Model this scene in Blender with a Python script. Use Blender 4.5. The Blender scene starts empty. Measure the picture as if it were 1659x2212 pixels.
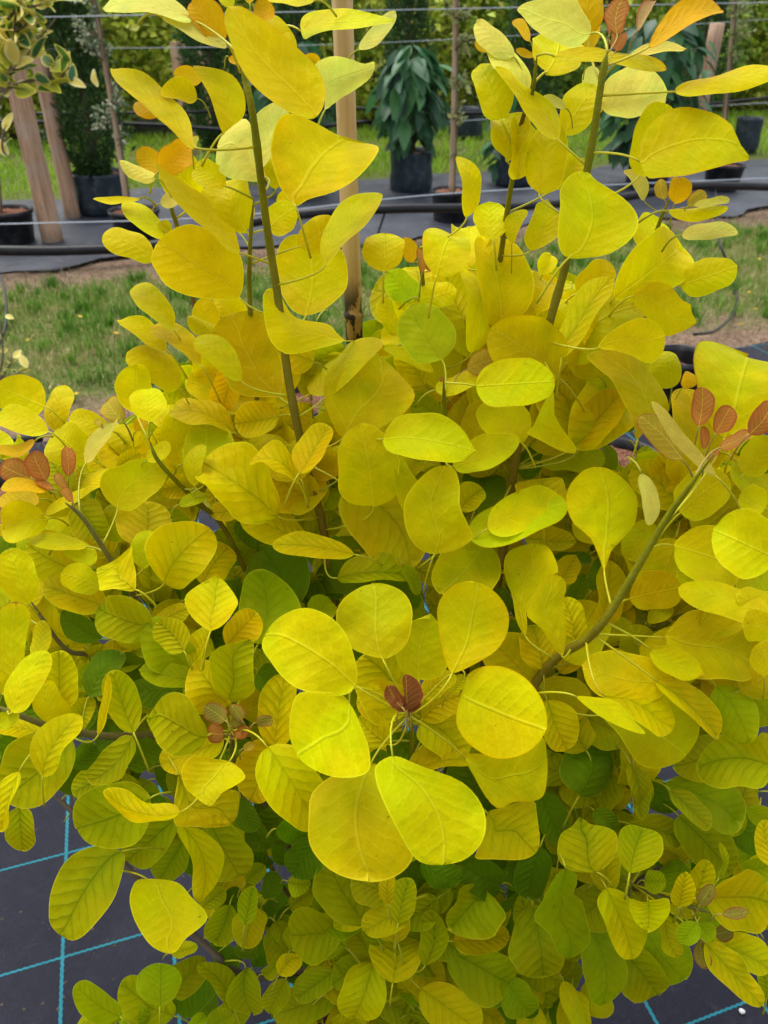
import bpy, math, random
import numpy as np
from mathutils import Vector, Matrix
random.seed(7)
RNG = np.random.default_rng(11)
SC = bpy.context.scene
COL = SC.collection
# ------------------------------------------------------------------ camera, sky, sun, exposure
PITCH = math.radians(33.0); CAM_H = 1.6; FPX = 1661.0           # focal length in pixels of a 1659 x 2212 picture
cam_d = bpy.data.cameras.new('camera'); cam = bpy.data.objects.new('camera', cam_d); COL.objects.link(cam)
cam.location = (0, 0, CAM_H); cam.rotation_euler = (math.radians(90) - PITCH, 0, 0)
cam_d.sensor_width = 36; cam_d.sensor_height = 36; cam_d.sensor_fit = 'AUTO'; cam_d.lens = FPX / 2212 * 36
cam_d.clip_start = 0.02; cam_d.clip_end = 2000
cam_d.dof.use_dof = True; cam_d.dof.focus_distance = 0.82; cam_d.dof.aperture_fstop = 9.0
SC.camera = cam
world = bpy.data.worlds.new('World'); SC.world = world; world.use_nodes = True
wn = world.node_tree; bg = wn.nodes['Background']
sky = wn.nodes.new('ShaderNodeTexSky'); sky.sky_type = 'NISHITA'; sky.sun_disc = False
SUN_EL, SUN_AZ = math.radians(66), math.radians(-35)            # high sun behind thin cloud
sky.sun_elevation = SUN_EL; sky.sun_rotation = SUN_AZ; sky.dust_density = 3.0; sky.air_density = 1.0
hs = wn.nodes.new('ShaderNodeHueSaturation'); hs.inputs['Saturation'].default_value = 0.30   # cloud cover greys the blue
wn.links.new(sky.outputs[0], hs.inputs['Color']); wn.links.new(hs.outputs[0], bg.inputs['Color'])
bg.inputs['Strength'].default_value = 0.15
sun_d = bpy.data.lights.new('sun', 'SUN'); sun = bpy.data.objects.new('sun', sun_d); COL.objects.link(sun)
sun_d.energy = 1.1; sun_d.angle = math.radians(60); sun_d.color = (1, .965, .9)
sun.rotation_euler = (math.radians(90) - SUN_EL, 0, math.pi - SUN_AZ)
sun.location = (0, 0, 6)
SC.view_settings.view_transform = 'Standard'; SC.view_settings.look = 'None'; SC.view_settings.gamma = 1
SC.view_settings.exposure = 1.2
SC.cycles.max_bounces = 10; SC.cycles.transmission_bounces = 6; SC.cycles.diffuse_bounces = 6
SC.render.resolution_x = 768; SC.render.resolution_y = 1024

# ------------------------------------------------------------------ helpers: places
cP, sP = math.cos(PITCH), math.sin(PITCH)
def ray(x, y):
    u = (x - 829.5) / FPX; v = (y - 1106) / FPX
    return Vector((u, cP - v * sP, -sP - v * cP))
CAM = Vector((0, 0, CAM_H))
def at(x, y, d): return CAM + ray(x, y) * d                      # d: distance along the optical axis
AL = math.radians(17.5)                                           # the nursery rows run at this angle
UD = Vector((math.cos(AL), math.sin(AL), 0)); VD = Vector((-math.sin(AL), math.cos(AL), 0))
def row(u, v, z=0): return UD * u + VD * v + Vector((0, 0, z))
def on_row(x, y, v):                                              # where a sight line meets the vertical plane of a row
    r = ray(x, y); return CAM + r * (v / r.dot(VD))
def on_ground(x, y, z=0):
    r = ray(x, y); return CAM + r * ((z - CAM_H) / r.z)

# ------------------------------------------------------------------ helpers: objects
def tag(o, label=None, cat=None, group=None, kind=None):
    for k, v in (('label', label), ('category', cat), ('group', group), ('kind', kind)):
        if v: o[k] = v
    return o
def empty(name, loc, label, cat, group=None):
    o = bpy.data.objects.new(name, None); COL.objects.link(o); o.location = loc; o.empty_display_size = .05
    return tag(o, label, cat, group)
def obj(name, verts, faces, m, parent=None, origin=(0, 0, 0), attrs=None, smooth=True, matidx=None):
    """verts are world positions; the object's origin is put at origin"""
    V = np.asarray(verts, dtype=np.float32).reshape(-1, 3)
    o3 = np.array(origin, dtype=np.float32)
    me = bpy.data.meshes.new(name)
    me.from_pydata((V - o3).tolist(), [], faces)
    if smooth: me.polygons.foreach_set('use_smooth', [True] * len(me.polygons))
    for mm in (m if isinstance(m, (list, tuple)) else [m]): me.materials.append(mm)
    if matidx is not None: me.polygons.foreach_set('material_index', matidx)
    for an, (ty, arr) in (attrs or {}).items():
        a = me.attributes.new(an, ty, 'POINT')
        a.data.foreach_set('color' if ty == 'FLOAT_COLOR' else 'vector', np.asarray(arr, dtype=np.float32).ravel())
    o = bpy.data.objects.new(name, me); COL.objects.link(o)
    if parent is not None:
        o.parent = parent; w = parent.location.copy(); p = parent.parent
        while p is not None: w = w + p.location; p = p.parent
        o.location = Vector(o3.tolist()) - w
    else: o.location = Vector(o3.tolist())
    return o
def smooth_line(pts, n=6):
    P = [np.array(p, dtype=float) for p in pts]
    if len(P) < 3: return [P[0] + (P[-1] - P[0]) * k / n for k in range(n + 1)]
    Q = [2 * P[0] - P[1]] + P + [2 * P[-1] - P[-2]]; out = []
    for i in range(1, len(Q) - 2):
        for k in range(n):
            t = k / n; a, b, c, d = Q[i - 1], Q[i], Q[i + 1], Q[i + 2]
            out.append(.5 * (2 * b + (c - a) * t + (2 * a - 5 * b + 4 * c - d) * t * t + (3 * b - a - 3 * c + d) * t ** 3))
    out.append(P[-1]); return out
def tube(pts, rad, sides=6, cap=True, V=None, F=None):
    V = [] if V is None else V; F = [] if F is None else F
    P = [np.array(p, dtype=float)[:3] for p in pts]; n = len(P); b0 = len(V)
    prev = None
    for i in range(n):
        t = P[min(i + 1, n - 1)] - P[max(i - 1, 0)]; t = t / (np.linalg.norm(t) + 1e-12)
        if prev is None:
            a = np.cross(t, (0, 0, 1)) if abs(t[2]) < .95 else np.cross(t, (1, 0, 0))
        else: a = prev - t * np.dot(prev, t)
        a = a / (np.linalg.norm(a) + 1e-12); prev = a; b = np.cross(t, a)
        r = rad(i / (n - 1)) if callable(rad) else (rad[i] if hasattr(rad, '__len__') else rad)
        for k in range(sides):
            g = 2 * math.pi * k / sides
            V.append(tuple(P[i] + r * (math.cos(g) * a + math.sin(g) * b)))
    for i in range(n - 1):
        for k in range(sides):
            k2 = (k + 1) % sides
            F.append((b0 + i * sides + k, b0 + i * sides + k2, b0 + (i + 1) * sides + k2, b0 + (i + 1) * sides + k))
    if cap:
        F.append(tuple(b0 + k for k in reversed(range(sides)))); F.append(tuple(b0 + (n - 1) * sides + k for k in range(sides)))
    return V, F
def lathe(c, prof, sides=28, wob=0, seed=0):
    """prof: list of (radius, height); returns verts, faces about the vertical through c"""
    rr = random.Random(seed); ph = [rr.uniform(0, 6.28) for _ in range(4)]
    V, F = [], []
    for i, (r, z) in enumerate(prof):
        for k in range(sides):
            g = 2 * math.pi * k / sides
            w = 1 + wob * (.5 * math.sin(3 * g + ph[0] + i * .4) + .35 * math.sin(7 * g + ph[1] - i * .9) + .3 * math.sin(12 * g + ph[2] + i * 1.7))
            V.append((c[0] + r * w * math.cos(g), c[1] + r * w * math.sin(g), c[2] + z))
    for i in range(len(prof) - 1):
        for k in range(sides):
            k2 = (k + 1) % sides
            F.append((i * sides + k, i * sides + k2, (i + 1) * sides + k2, (i + 1) * sides + k))
    return V, F

# ------------------------------------------------------------------ helpers: materials
class NT:
    def __init__(s, name, rough=.6, spec=.4):
        s.m = bpy.data.materials.new(name); s.m.use_nodes = True; s.n = s.m.node_tree.nodes; s.l = s.m.node_tree.links
        s.b = s.n['Principled BSDF']; s.out = s.n['Material Output']
        s.b.inputs['Roughness'].default_value = rough; s.b.inputs['Specular IOR Level'].default_value = spec
    def put(s, sock, v):
        if v is None: return
        if hasattr(v, 'is_output') or isinstance(v, bpy.types.NodeSocket): s.l.new(v, sock)
        else: sock.default_value = v
    def math(s, op, a, b=None, c=None, clamp=False):
        n = s.n.new('ShaderNodeMath'); n.operation = op; n.use_clamp = clamp
        s.put(n.inputs[0], a); s.put(n.inputs[1], b); s.put(n.inputs[2], c); return n.outputs[0]
    def sstep(s, x, a, b, lo=0., hi=1.):
        n = s.n.new('ShaderNodeMapRange'); n.interpolation_type = 'SMOOTHSTEP'
        s.put(n.inputs['Value'], x); n.inputs['From Min'].default_value = a; n.inputs['From Max'].default_value = b
        n.inputs['To Min'].default_value = lo; n.inputs['To Max'].default_value = hi; return n.outputs[0]
    def mix(s, f, a, b, mode='MIX'):
        n = s.n.new('ShaderNodeMix'); n.data_type = 'RGBA'; n.blend_type = mode; n.clamp_factor = True
        c4 = lambda v: (*v, 1) if isinstance(v, tuple) and len(v) == 3 else v
        s.put(n.inputs[0], f); s.put(n.inputs[6], c4(a)); s.put(n.inputs[7], c4(b)); return n.outputs[2]
    def noise(s, scale, detail=3, vec=None, rough=.5, dist=0):
        n = s.n.new('ShaderNodeTexNoise'); n.inputs['Scale'].default_value = scale; n.inputs['Detail'].default_value = detail
        n.inputs['Roughness'].default_value = rough; n.inputs['Distortion'].default_value = dist
        if vec is not None: s.l.new(vec, n.inputs['Vector'])
        return n.outputs[0]
    def attr(s, name):
        n = s.n.new('ShaderNodeAttribute'); n.attribute_name = name; return n
    def pos(s): return s.n.new('ShaderNodeNewGeometry').outputs['Position']
    def objc(s): return s.n.new('ShaderNodeTexCoord').outputs['Object']
    def sep(s, v):
        n = s.n.new('ShaderNodeSeparateXYZ'); s.l.new(v, n.inputs[0]); return n.outputs
    def mapping(s, vec, scale=(1, 1, 1), rot=(0, 0, 0)):
        n = s.n.new('ShaderNodeMapping'); s.l.new(vec, n.inputs[0]); n.inputs['Scale'].default_value = scale; n.inputs['Rotation'].default_value = rot
        return n.outputs[0]
    def bump(s, h, strength=.3, dist=.01):
        n = s.n.new('ShaderNodeBump'); n.inputs['Strength'].default_value = strength; n.inputs['Distance'].default_value = dist
        s.l.new(h, n.inputs['Height']); s.l.new(n.outputs[0], s.b.inputs['Normal']); return n.outputs[0]
    def color(s, v): s.put(s.b.inputs['Base Color'], (*v, 1) if isinstance(v, tuple) and len(v) == 3 else v)
    def translucent(s, colsock, fac, normal=None):
        t = s.n.new('ShaderNodeBsdfTranslucent'); s.put(t.inputs[0], colsock)
        if normal is not None: s.l.new(normal, t.inputs['Normal'])
        mx = s.n.new('ShaderNodeMixShader'); mx.inputs[0].default_value = fac
        s.l.new(s.b.outputs[0], mx.inputs[1]); s.l.new(t.outputs[0], mx.inputs[2]); s.l.new(mx.outputs[0], s.out.inputs['Surface'])

def mat_leaf():
    t = NT('bush_leaf', .48, .05)
    v = t.sep(t.attr('luv').outputs['Vector']); tt, yy, rd = v[0], v[1], v[2]
    ca = t.attr('Col'); col, mode = ca.outputs['Color'], ca.outputs['Alpha']; ra = t.attr('Rim'); rim = ra.outputs['Color']
    oc = t.objc()
    nz = t.noise(55, 2, oc); nf = t.noise(420, 3, oc); nl = t.noise(24, 2, oc)
    ay = t.math('ABSOLUTE', yy)
    q = t.math('SUBTRACT', tt, t.math('MULTIPLY', ay, .34)); q = t.math('ADD', q, t.math('MULTIPLY', nz, .11))
    q = t.math('ADD', q, t.math('MULTIPLY', t.math('MULTIPLY', ay, ay), .07)); q = t.math('MULTIPLY', q, 7.2); fr = t.math('MULTIPLY', t.math('ABSOLUTE', t.math('SUBTRACT', t.math('FRACT', q), .5)), 2.)
    inv = t.math('SUBTRACT', 1., t.math('MULTIPLY', ay, .62), clamp=True)
    side = t.math('MULTIPLY', t.sstep(fr, .84, .985), inv)
    vo = t.n.new('ShaderNodeTexVoronoi'); vo.feature = 'DISTANCE_TO_EDGE'; vo.inputs['Scale'].default_value = 13; t.l.new(t.attr('luv').outputs['Vector'], vo.inputs['Vector']); ret = t.sstep(vo.outputs[0], .0, .10, 1., 0.)
    mid = t.sstep(ay, .012, .05, 1., 0.)
    vein = t.math('MAXIMUM', t.math('MULTIPLY', side, .75), mid)
    spread = t.math('MULTIPLY', t.sstep(fr, .45, 1.), t.sstep(ay, .15, 1.0, .75, .05))
    spread = t.math('ADD', spread, t.math('MULTIPLY', ret, t.sstep(ay, .3, 1., .16, .02)))
    spread = t.math('MAXIMUM', spread, t.sstep(ay, .0, .45, .9, 0.))
    spread = t.math('MULTIPLY', spread, t.sstep(nl, .3, .7, .35, 1.25))
    light = t.mix(1., col, (.30, .30, .03), 'ADD')
    redv = t.math('ADD', .30, t.math('MULTIPLY', t.math('MAXIMUM', t.math('MULTIPLY', mode, -1.), 0.), .55)); c = t.mix(t.math('MULTIPLY', vein, redv), col, light)
    green = t.mix(.85, col, (.11, .20, .001))
    gf = t.math('MULTIPLY', mode, t.math('ADD', t.math('MULTIPLY', vein, .45), t.math('MULTIPLY', spread, .55)), clamp=True)
    c2 = t.mix(gf, col, green)
    c = t.mix(t.sstep(mode, .02, .2), c, c2)
    mot = t.math('ADD', t.sstep(nl, .3, .7, .86, 1.06), t.math('MULTIPLY', t.math('SUBTRACT', nf, .5), .22))
    mm = t.n.new('ShaderNodeCombineColor'); [t.l.new(mot, mm.inputs[k]) for k in range(3)]
    c = t.mix(1., c, mm.outputs[0], 'MULTIPLY')
    spot = t.math('MULTIPLY', t.sstep(t.noise(160, 1, oc), .79, .82), .6)
    c = t.mix(spot, c, (.12, .09, .01))
    brown = t.math('MULTIPLY', t.sstep(t.noise(34, 4, oc, .7), .66, .74), t.sstep(rd, .05, .35, .75, .0)); c = t.mix(brown, c, (.20, .11, .01))
    warm = t.mix(1., c, (.84, .99, 1.0), 'MULTIPLY'); c = t.mix(t.sstep(t.noise(17, 3, oc), .36, .64, 0., 1.), c, warm)
    c = t.mix(t.sstep(t.math('DIVIDE', rd, t.math('MAXIMUM', ra.outputs['Alpha'], .2)), .0, .045, .65, 0.), c, rim)
    t.color(c)
    quilt = t.math('MULTIPLY', t.math('POWER', fr, 2.), t.math('SUBTRACT', 0., t.math('MULTIPLY', inv, t.math('ADD', .30, t.math('MAXIMUM', mode, 0.)))))
    hgt = t.math('ADD', quilt, t.math('MULTIPLY', mid, -.7)); hgt = t.math('ADD', hgt, t.math('MULTIPLY', nz, 2.2)); hgt = t.math('ADD', hgt, t.math('MULTIPLY', nf, .25))
    nrm = t.bump(hgt, .5, .0026)
    t.translucent(c, .5, nrm)
    return t.m
def mat_foliage(name='foliage', tr=.3, rough=.45, spec=.35):
    t = NT(name, rough, spec); c = t.attr('Col').outputs['Color']
    c = t.mix(1., c, t.mix(t.noise(40, 2, t.objc()), (.75, .75, .75), (1.2, 1.2, 1.2)), 'MULTIPLY')
    t.color(c); t.translucent(c, tr); return t.m
def mat_stem():
    t = NT('stem_bark', .55, .12); a = t.attr('Col'); oc = t.pos()
    n = t.noise(90, 4, t.mapping(oc, (1, 1, .35))); c = t.mix(1., a.outputs['Color'], t.mix(n, (.55, .55, .55), (1.4, 1.4, 1.4)), 'MULTIPLY')
    c = t.mix(t.sstep(t.noise(600, 1, oc), .66, .72), c, (.22, .18, .06))
    t.color(c); t.bump(t.noise(220, 3, oc), .35, .003); return t.m
def mat_simple(name, c1, c2, scale, rough=.6, spec=.3, bump=.2, bdist=.01, metal=0, mscale=(1, 1, 1), detail=4, world_pos=True):
    t = NT(name, rough, spec); p = t.pos() if world_pos else t.objc(); vec = t.mapping(p, mscale)
    n = t.noise(scale, detail, vec); t.color(t.mix(t.sstep(n, .3, .7), c1, c2)); t.b.inputs['Metallic'].default_value = metal
    if bump: t.bump(t.noise(scale * 3, detail, vec), bump, bdist)
    return t.m
def mat_post():
    t = NT('post_wood', .8, .15); p = t.objc(); v = t.mapping(p, (1, 1, .06)); n = t.noise(38, 5, v, .6); n2 = t.noise(4, 3, p)
    c = t.mix(t.sstep(n, .3, .7), (.27, .155, .09), (.52, .335, .215)); c = t.mix(t.sstep(n2, .45, .75, 0, .7), c, (.42, .34, .28))
    c = t.mix(t.sstep(n, .62, .68, 0, .6), c, (.08, .05, .03)); t.color(c); t.bump(n, .6, .008); return t.m
def mat_bamboo():
    t = NT('bamboo', .38, .45); p = t.objc(); z = t.sep(p)[2]
    n = t.noise(60, 4, t.mapping(p, (1, 1, .05))); n2 = t.noise(9, 3, p)
    c = t.mix(t.sstep(n, .3, .7), (.42, .27, .10), (.60, .43, .20)); c = t.mix(t.sstep(n2, .5, .72, 0, .5), c, (.34, .16, .035))
    low = t.sstep(z, 1.18, 1.38, 1., 0.)                                        # mould has blackened the foot of the cane
    c = t.mix(t.math('MULTIPLY', low, .85), c, (.30, .15, .025))
    bl = t.sstep(t.noise(48, 4, t.mapping(p, (1, 1, .55)), .65), .40, .47)
    c = t.mix(t.math('MULTIPLY', bl, t.sstep(z, 1.255, 1.315, 1., 0.)), c, (.018, .013, .010))
    t.color(c); t.bump(n, .15, .003); return t.m
def mat_mat():
    """woven ground cover with turquoise marker yarns every 0.214 x 0.24 m along the rows"""
    t = NT('woven_ground_cover', .6, .12); p = t.pos(); r = t.mapping(p, rot=(0, 0, -AL)); x, y, z = t.sep(r)
    def line(cn, per, off, along, wid):
        zig = t.math('MULTIPLY', t.math('PINGPONG', along, .006), .25)
        a = t.math('ADD', t.math('DIVIDE', t.math('SUBTRACT', t.math('ADD', cn, zig), off), per), .5)
        dd = t.math('MULTIPLY', t.math('ABSOLUTE', t.math('SUBTRACT', t.math('FRACT', a), .5)), per)
        return t.sstep(dd, wid * .75, wid, 1., 0.)
    l1 = line(x, .214, -.372, y, .0038); l2 = line(y, .24, .965, x, .0026)
    ln = t.math('MAXIMUM', l1, l2)
    wv = t.math('MULTIPLY', t.math('SINE', t.math('MULTIPLY', x, 1900.)), t.math('SINE', t.math('MULTIPLY', y, 1300.)))
    big = t.noise(3.2, 5, p, .6); dust = t.noise(11, 5, p, .62, .6)
    c = t.mix(t.sstep(big, .3, .7), (.009, .0098, .018), (.019, .020, .033))
    c = t.mix(t.sstep(dust, .52, .78, 0., .35), c, (.05, .05, .07))
    c = t.mix(t.sstep(t.noise(23, 6, p, .7, 1.2), .55, .8, 0, .35), c, (.06, .06, .075))
    c = t.mix(t.sstep(t.noise(55, 2, p), .70, .76, 0, .8), c, (.11, .075, .04))
    tw = t.noise(1., 2, t.mapping(r, (900, 60, 1))); tw2 = t.noise(1., 2, t.mapping(r, (60, 900, 1)))
    c = t.mix(t.sstep(t.math('ADD', tw, tw2), .85, 1.2, .55, 0.), c, (.004, .004, .007))
    yarn = t.mix(t.noise(30, 3, p), (.008, .11, .15), (.018, .19, .23)); c = t.mix(t.math('MULTIPLY', ln, .92), c, yarn)
    t.color(c); h = t.math('ADD', t.math('MULTIPLY', wv, .3), t.math('MULTIPLY', ln, 1.2)); h = t.math('ADD', h, t.math('MULTIPLY', big, 9.)); t.bump(h, .35, .003)
    return t.m
def mat_plain_mat():
    t = NT('back_ground_cover', .5, .25); p = t.pos(); big = t.noise(2.2, 5, p, .6); dust = t.noise(7, 5, p, .62, .8)
    c = t.mix(t.sstep(big, .3, .7), (.022, .026, .036), (.048, .053, .068)); c = t.mix(t.sstep(dust, .5, .75, 0, .4), c, (.13, .13, .14))
    t.color(c); t.bump(big, .6, .05); return t.m
def mat_ground():
    t = NT('soil_and_turf', .9, .1); p = t.pos(); r = t.mapping(p, rot=(0, 0, -AL)); v = t.sep(r)[1]
    n = t.noise(2.4, 5, p, .6); n2 = t.noise(26, 4, p, .65); n3 = t.noise(90, 3, p)
    earth = t.mix(t.sstep(n2, .3, .72), (.10, .062, .040), (.25, .17, .115)); earth = t.mix(t.sstep(n3, .58, .7, 0, .7), earth, (.34, .28, .20))
    turf = t.mix(t.sstep(n2, .35, .7), (.06, .10, .015), (.15, .14, .05))
    vv = t.math('ADD', v, t.math('MULTIPLY', t.math('SUBTRACT', n, .5), 1.0))
    e1 = t.math('MULTIPLY', t.sstep(vv, 3.6, 3.9, 1., 0.), 1.); e2 = t.math('MULTIPLY', t.sstep(vv, 5.6, 5.9), t.sstep(vv, 6.8, 7.2, 1., 0.)); e3 = t.math('MULTIPLY', t.sstep(vv, 11.2, 11.4), t.sstep(vv, 11.9, 12.1, .8, 0.))
    t.color(t.mix(t.math('MAXIMUM', t.math('MAXIMUM', e1, e2), e3), turf, earth)); t.bump(n2, .8, .03); return t.m
def mat_compost():
    t = NT('compost', .95, .1); p = t.pos(); n = t.noise(110, 4, p, .65)
    t.color(t.mix(t.sstep(n, .35, .68), (.07, .030, .018), (.33, .155, .09))); t.bump(n, 1., .015); return t.m
def mat_plastic(name, c, rough=.38, dusty=.12):
    t = NT(name, rough, .28); p = t.pos(); n = t.noise(14, 5, p, .6)
    t.color(t.mix(t.sstep(n, .45, .8, 0, 1.), c, tuple(q * .6 + dusty for q in c))); t.bump(t.noise(6, 3, p), .25, .02); return t.m
M = dict(leaf=mat_leaf(), fol=mat_foliage(), grass=mat_foliage('grass_blade', .25, .6, .15), stem=mat_stem(), post=mat_post(), bamboo=mat_bamboo(),
         mat=mat_mat(), backmat=mat_plain_mat(), ground=mat_ground(), compost=mat_compost(),
         pot=mat_plastic('black_pot', (.012, .012, .014), .36, .05), bag=mat_plastic('polythene_bag', (.018, .030, .040), .33, .06),
         hose=mat_plastic('black_hose', (.008, .008, .010), .42, .015),
         wire=mat_simple('galvanised_wire', (.40, .44, .50), (.46, .50, .56), 2, .5, .4, 0),
         cane=mat_simple('cane', (.25, .16, .09), (.46, .33, .22), 12, .6, .3, .3, .005, mscale=(1, 1, .1)),
         twig=mat_simple('bark_twig', (.10, .075, .05), (.20, .15, .10), 40, .8, .2, .3, .004),
         cut=mat_simple('cut_wood', (.70, .66, .58), (.85, .82, .76), 300, .7, .2, .3, .002),
         label=mat_simple('white_plastic', (.45, .45, .44), (.55, .55, .53), 30, .4, .4, 0))
# ------------------------------------------------------------------ the setting
def sheet(name, u0, u1, v0, v1, z, m, du, dv, bump=0., edge=0., seed=1):
    """a sheet in the row frame with a slightly uneven surface and edges"""
    r = np.random.default_rng(seed); nu, nv = max(2, int((u1 - u0) / du)), max(2, int((v1 - v0) / dv)); ph = r.uniform(0, 6.28, 12)
    V, F = [], []
    for i in range(nu + 1):
        for j in range(nv + 1):
            u = u0 + (u1 - u0) * i / nu; v = v0 + (v1 - v0) * j / nv
            if edge and j in (0, nv): v += edge * (math.sin(u * 2.1 + ph[0]) + .6 * math.sin(u * 5.3 + ph[1]) + .4 * math.sin(u * 11.7 + ph[2])) * .5
            zz = z + (bump * (.5 + .25 * (math.sin(u * 3.1 + v * 1.7 + ph[3]) + math.sin(v * 4.3 - u * 1.3 + ph[4]))) if bump else 0)
            V.append(row(u, v, zz))
    for i in range(nu):
        for j in range(nv):
            a = i * (nv + 1) + j; F.append((a, a + nv + 1, a + nv + 2, a + 1))
    return tag(obj(name, V, F, m), kind='structure')
tag(obj('ground', [(-700, -500, 0), (700, -500, 0), (700, 900, 0), (-700, 900, 0)], [(0, 1, 2, 3)], M['ground']), kind='structure')
sheet('ground_cover', -3.2, 5.5, -1.6, 3.35, .004, M['mat'], .12, .12, .006, .07, 2)
sheet('ground_cover_back', -6, 16, 6.3, 8.95, .008, M['backmat'], .15, .15, .03, .22, 3)

def blades(n, sampler, hmin, hmax, wid, cols, lean=.5, seed=5):
    r = np.random.default_rng(seed); P = sampler(r, n); n = len(P)
    h = r.uniform(hmin, hmax, n); g = r.uniform(0, 6.283, n); ln = r.uniform(.1, lean, n) * h
    dx, dy = np.cos(g), np.sin(g); w = wid * r.uniform(.6, 1.4, n)
    b = np.stack([P[:, 0], P[:, 1], np.full(n, -.002)], 1); side = np.stack([-dy * w, dx * w, np.zeros(n)], 1)
    midp = b + np.stack([dx * ln * .35, dy * ln * .35, h * .6 + .002], 1); tip = b + np.stack([dx * ln, dy * ln, h + .002], 1)
    V = np.stack([b - side, b + side, midp + side * .8, midp - side * .8, tip], 1).reshape(-1, 3)
    k = np.arange(n) * 5
    F = np.concatenate([np.stack([k, k + 1, k + 2, k + 3], 1)]).tolist() + np.stack([k + 3, k + 2, k + 4], 1).tolist()
    cc = np.array(cols)
    f = .42 + .5 * np.sin(P[:, 0] * 3.1 + 1.3 * np.sin(P[:, 1] * 3.3)) * np.sin(P[:, 1] * 4.7 + 2 * np.sin(P[:, 0] * 2.3)) + .25 * np.sin(P[:, 0] * 13 + 3 * np.sin(P[:, 1] * 9)) + r.normal(0, .2, n)
    dry = np.clip(f, 0, 1)[:, None]
    c = cc[0] * (1 - dry) + cc[1] * dry; c = np.where((r.random(n) < .12)[:, None], cc[2], c) * r.uniform(.7, 1.25, n)[:, None]
    C = np.repeat(np.concatenate([c, np.ones((n, 1))], 1), 5, axis=0)
    return V, F, C
def strip(u0, u1, v0, v1, soft=.12):
    def f(r, n):
        u = r.uniform(u0, u1, n); v = v0 + (v1 - v0) * r.uniform(0, 1, n) + r.normal(0, soft, n)
        return np.stack([u * UD.x + v * VD.x, u * UD.y + v * VD.y], 1)
    return f
V, F, C = blades(46000, strip(-1.6, 6.0, 3.95, 5.75), .02, .06, .0024, [(.11, .26, .015), (.38, .34, .13), (.52, .43, .23)], .9, 5)
tag(obj('grass', V, F, M['grass'], attrs={'Col': ('FLOAT_COLOR', C)}), 'short patchy grass with dry straw between the two rows of pots', 'grass', kind='stuff')
V, F, C = blades(30000, strip(-4, 13, 9.15, 13.5, .1), .05, .11, .006, [(.22, .42, .02), (.30, .46, .03), (.40, .50, .08)], .8, 6)
tag(obj('grass', V, F, M['grass'], attrs={'Col': ('FLOAT_COLOR', C)}), 'bright green lawn behind the far row of potted trees', 'grass', kind='stuff')
V, F, C = blades(5000, strip(-1.6, 6.0, 3.3, 3.95, .1), .015, .05, .0018, [(.20, .13, .08), (.34, .25, .16), (.09, .15, .03)], 1.6, 8)
tag(obj('straw', V, F, M['grass'], attrs={'Col': ('FLOAT_COLOR', C)}), 'dry straw and dead stalks on bare soil beside the ground cover', 'straw', kind='stuff')
V, F, C = blades(3500, strip(-1.6, 6.0, 5.75, 6.25, .1), .015, .05, .0022, [(.24, .19, .12), (.34, .28, .18), (.14, .17, .04)], 1.6, 9)
tag(obj('straw', V, F, M['grass'], attrs={'Col': ('FLOAT_COLOR', C)}), 'dry straw on the bare soil in front of the far ground cover', 'straw', kind='stuff')

def tufts(u0, u1, v0, v1, n, per, spread):
    def f(r, m):
        cu, cv = r.uniform(u0, u1, n), r.uniform(v0, v1, n); k = r.integers(0, n, n * per); s = r.uniform(.4, 1.3, n)[k] * spread
        u = cu[k] + r.normal(0, 1, len(k)) * s; v = cv[k] + r.normal(0, 1, len(k)) * s
        return np.stack([u * UD.x + v * VD.x, u * UD.y + v * VD.y], 1)
    return f
V, F, C = blades(0, tufts(-1.6, 6, 3.75, 5.95, 420, 34, .035), .04, .10, .0034, [(.06, .17, .012), (.12, .26, .02), (.20, .30, .05)], .9, 15)
tag(obj('grass_tufts', V, F, M['grass'], attrs={'Col': ('FLOAT_COLOR', C)}), 'darker green tufts standing out of the patchy grass', 'grass', kind='stuff')
V, F, C = blades(0, tufts(-1.6, 6, 3.9, 5.8, 260, 24, .05), .006, .022, .004, [(.38, .31, .14), (.46, .38, .20), (.30, .22, .10)], 3.0, 16)
tag(obj('dead_grass', V, F, M['grass'], attrs={'Col': ('FLOAT_COLOR', C)}), 'pale dead grass clippings lying in the patchy grass', 'grass', kind='stuff')

# foliage as a cloud of small bent leaves
def leaf_cloud(P, N, size, cols, seed=0, aspect=.5, jitter=.8):
    """P leaf positions (n,3), N preferred direction of each leaf's axis, size (n,)"""
    r = np.random.default_rng(seed); n = len(P)
    ax = N + r.normal(0, jitter, (n, 3)); ax /= np.linalg.norm(ax, axis=1)[:, None] + 1e-9
    up = r.normal(0, .6, (n, 3)) + np.array([0, -.2, .8]); sd = np.cross(ax, up); sd /= np.linalg.norm(sd, axis=1)[:, None] + 1e-9
    nn = np.cross(sd, ax); s = np.asarray(size)[:, None]
    V = np.stack([P, P + ax * s * .5 + sd * s * aspect * .5 + nn * s * .08, P + ax * s - nn * s * .12, P + ax * s * .5 - sd * s * aspect * .5 + nn * s * .08], 1).reshape(-1, 3)
    k = np.arange(n) * 4
    F = np.stack([k, k + 1, k + 2], 1).tolist() + np.stack([k, k + 2, k + 3], 1).tolist()
    cc = np.array(cols); c = cc[r.integers(0, len(cc), n)] * r.uniform(.7, 1.3, n)[:, None]
    return V, F, np.repeat(np.concatenate([c, np.ones((n, 1))], 1), 4, axis=0)

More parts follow.
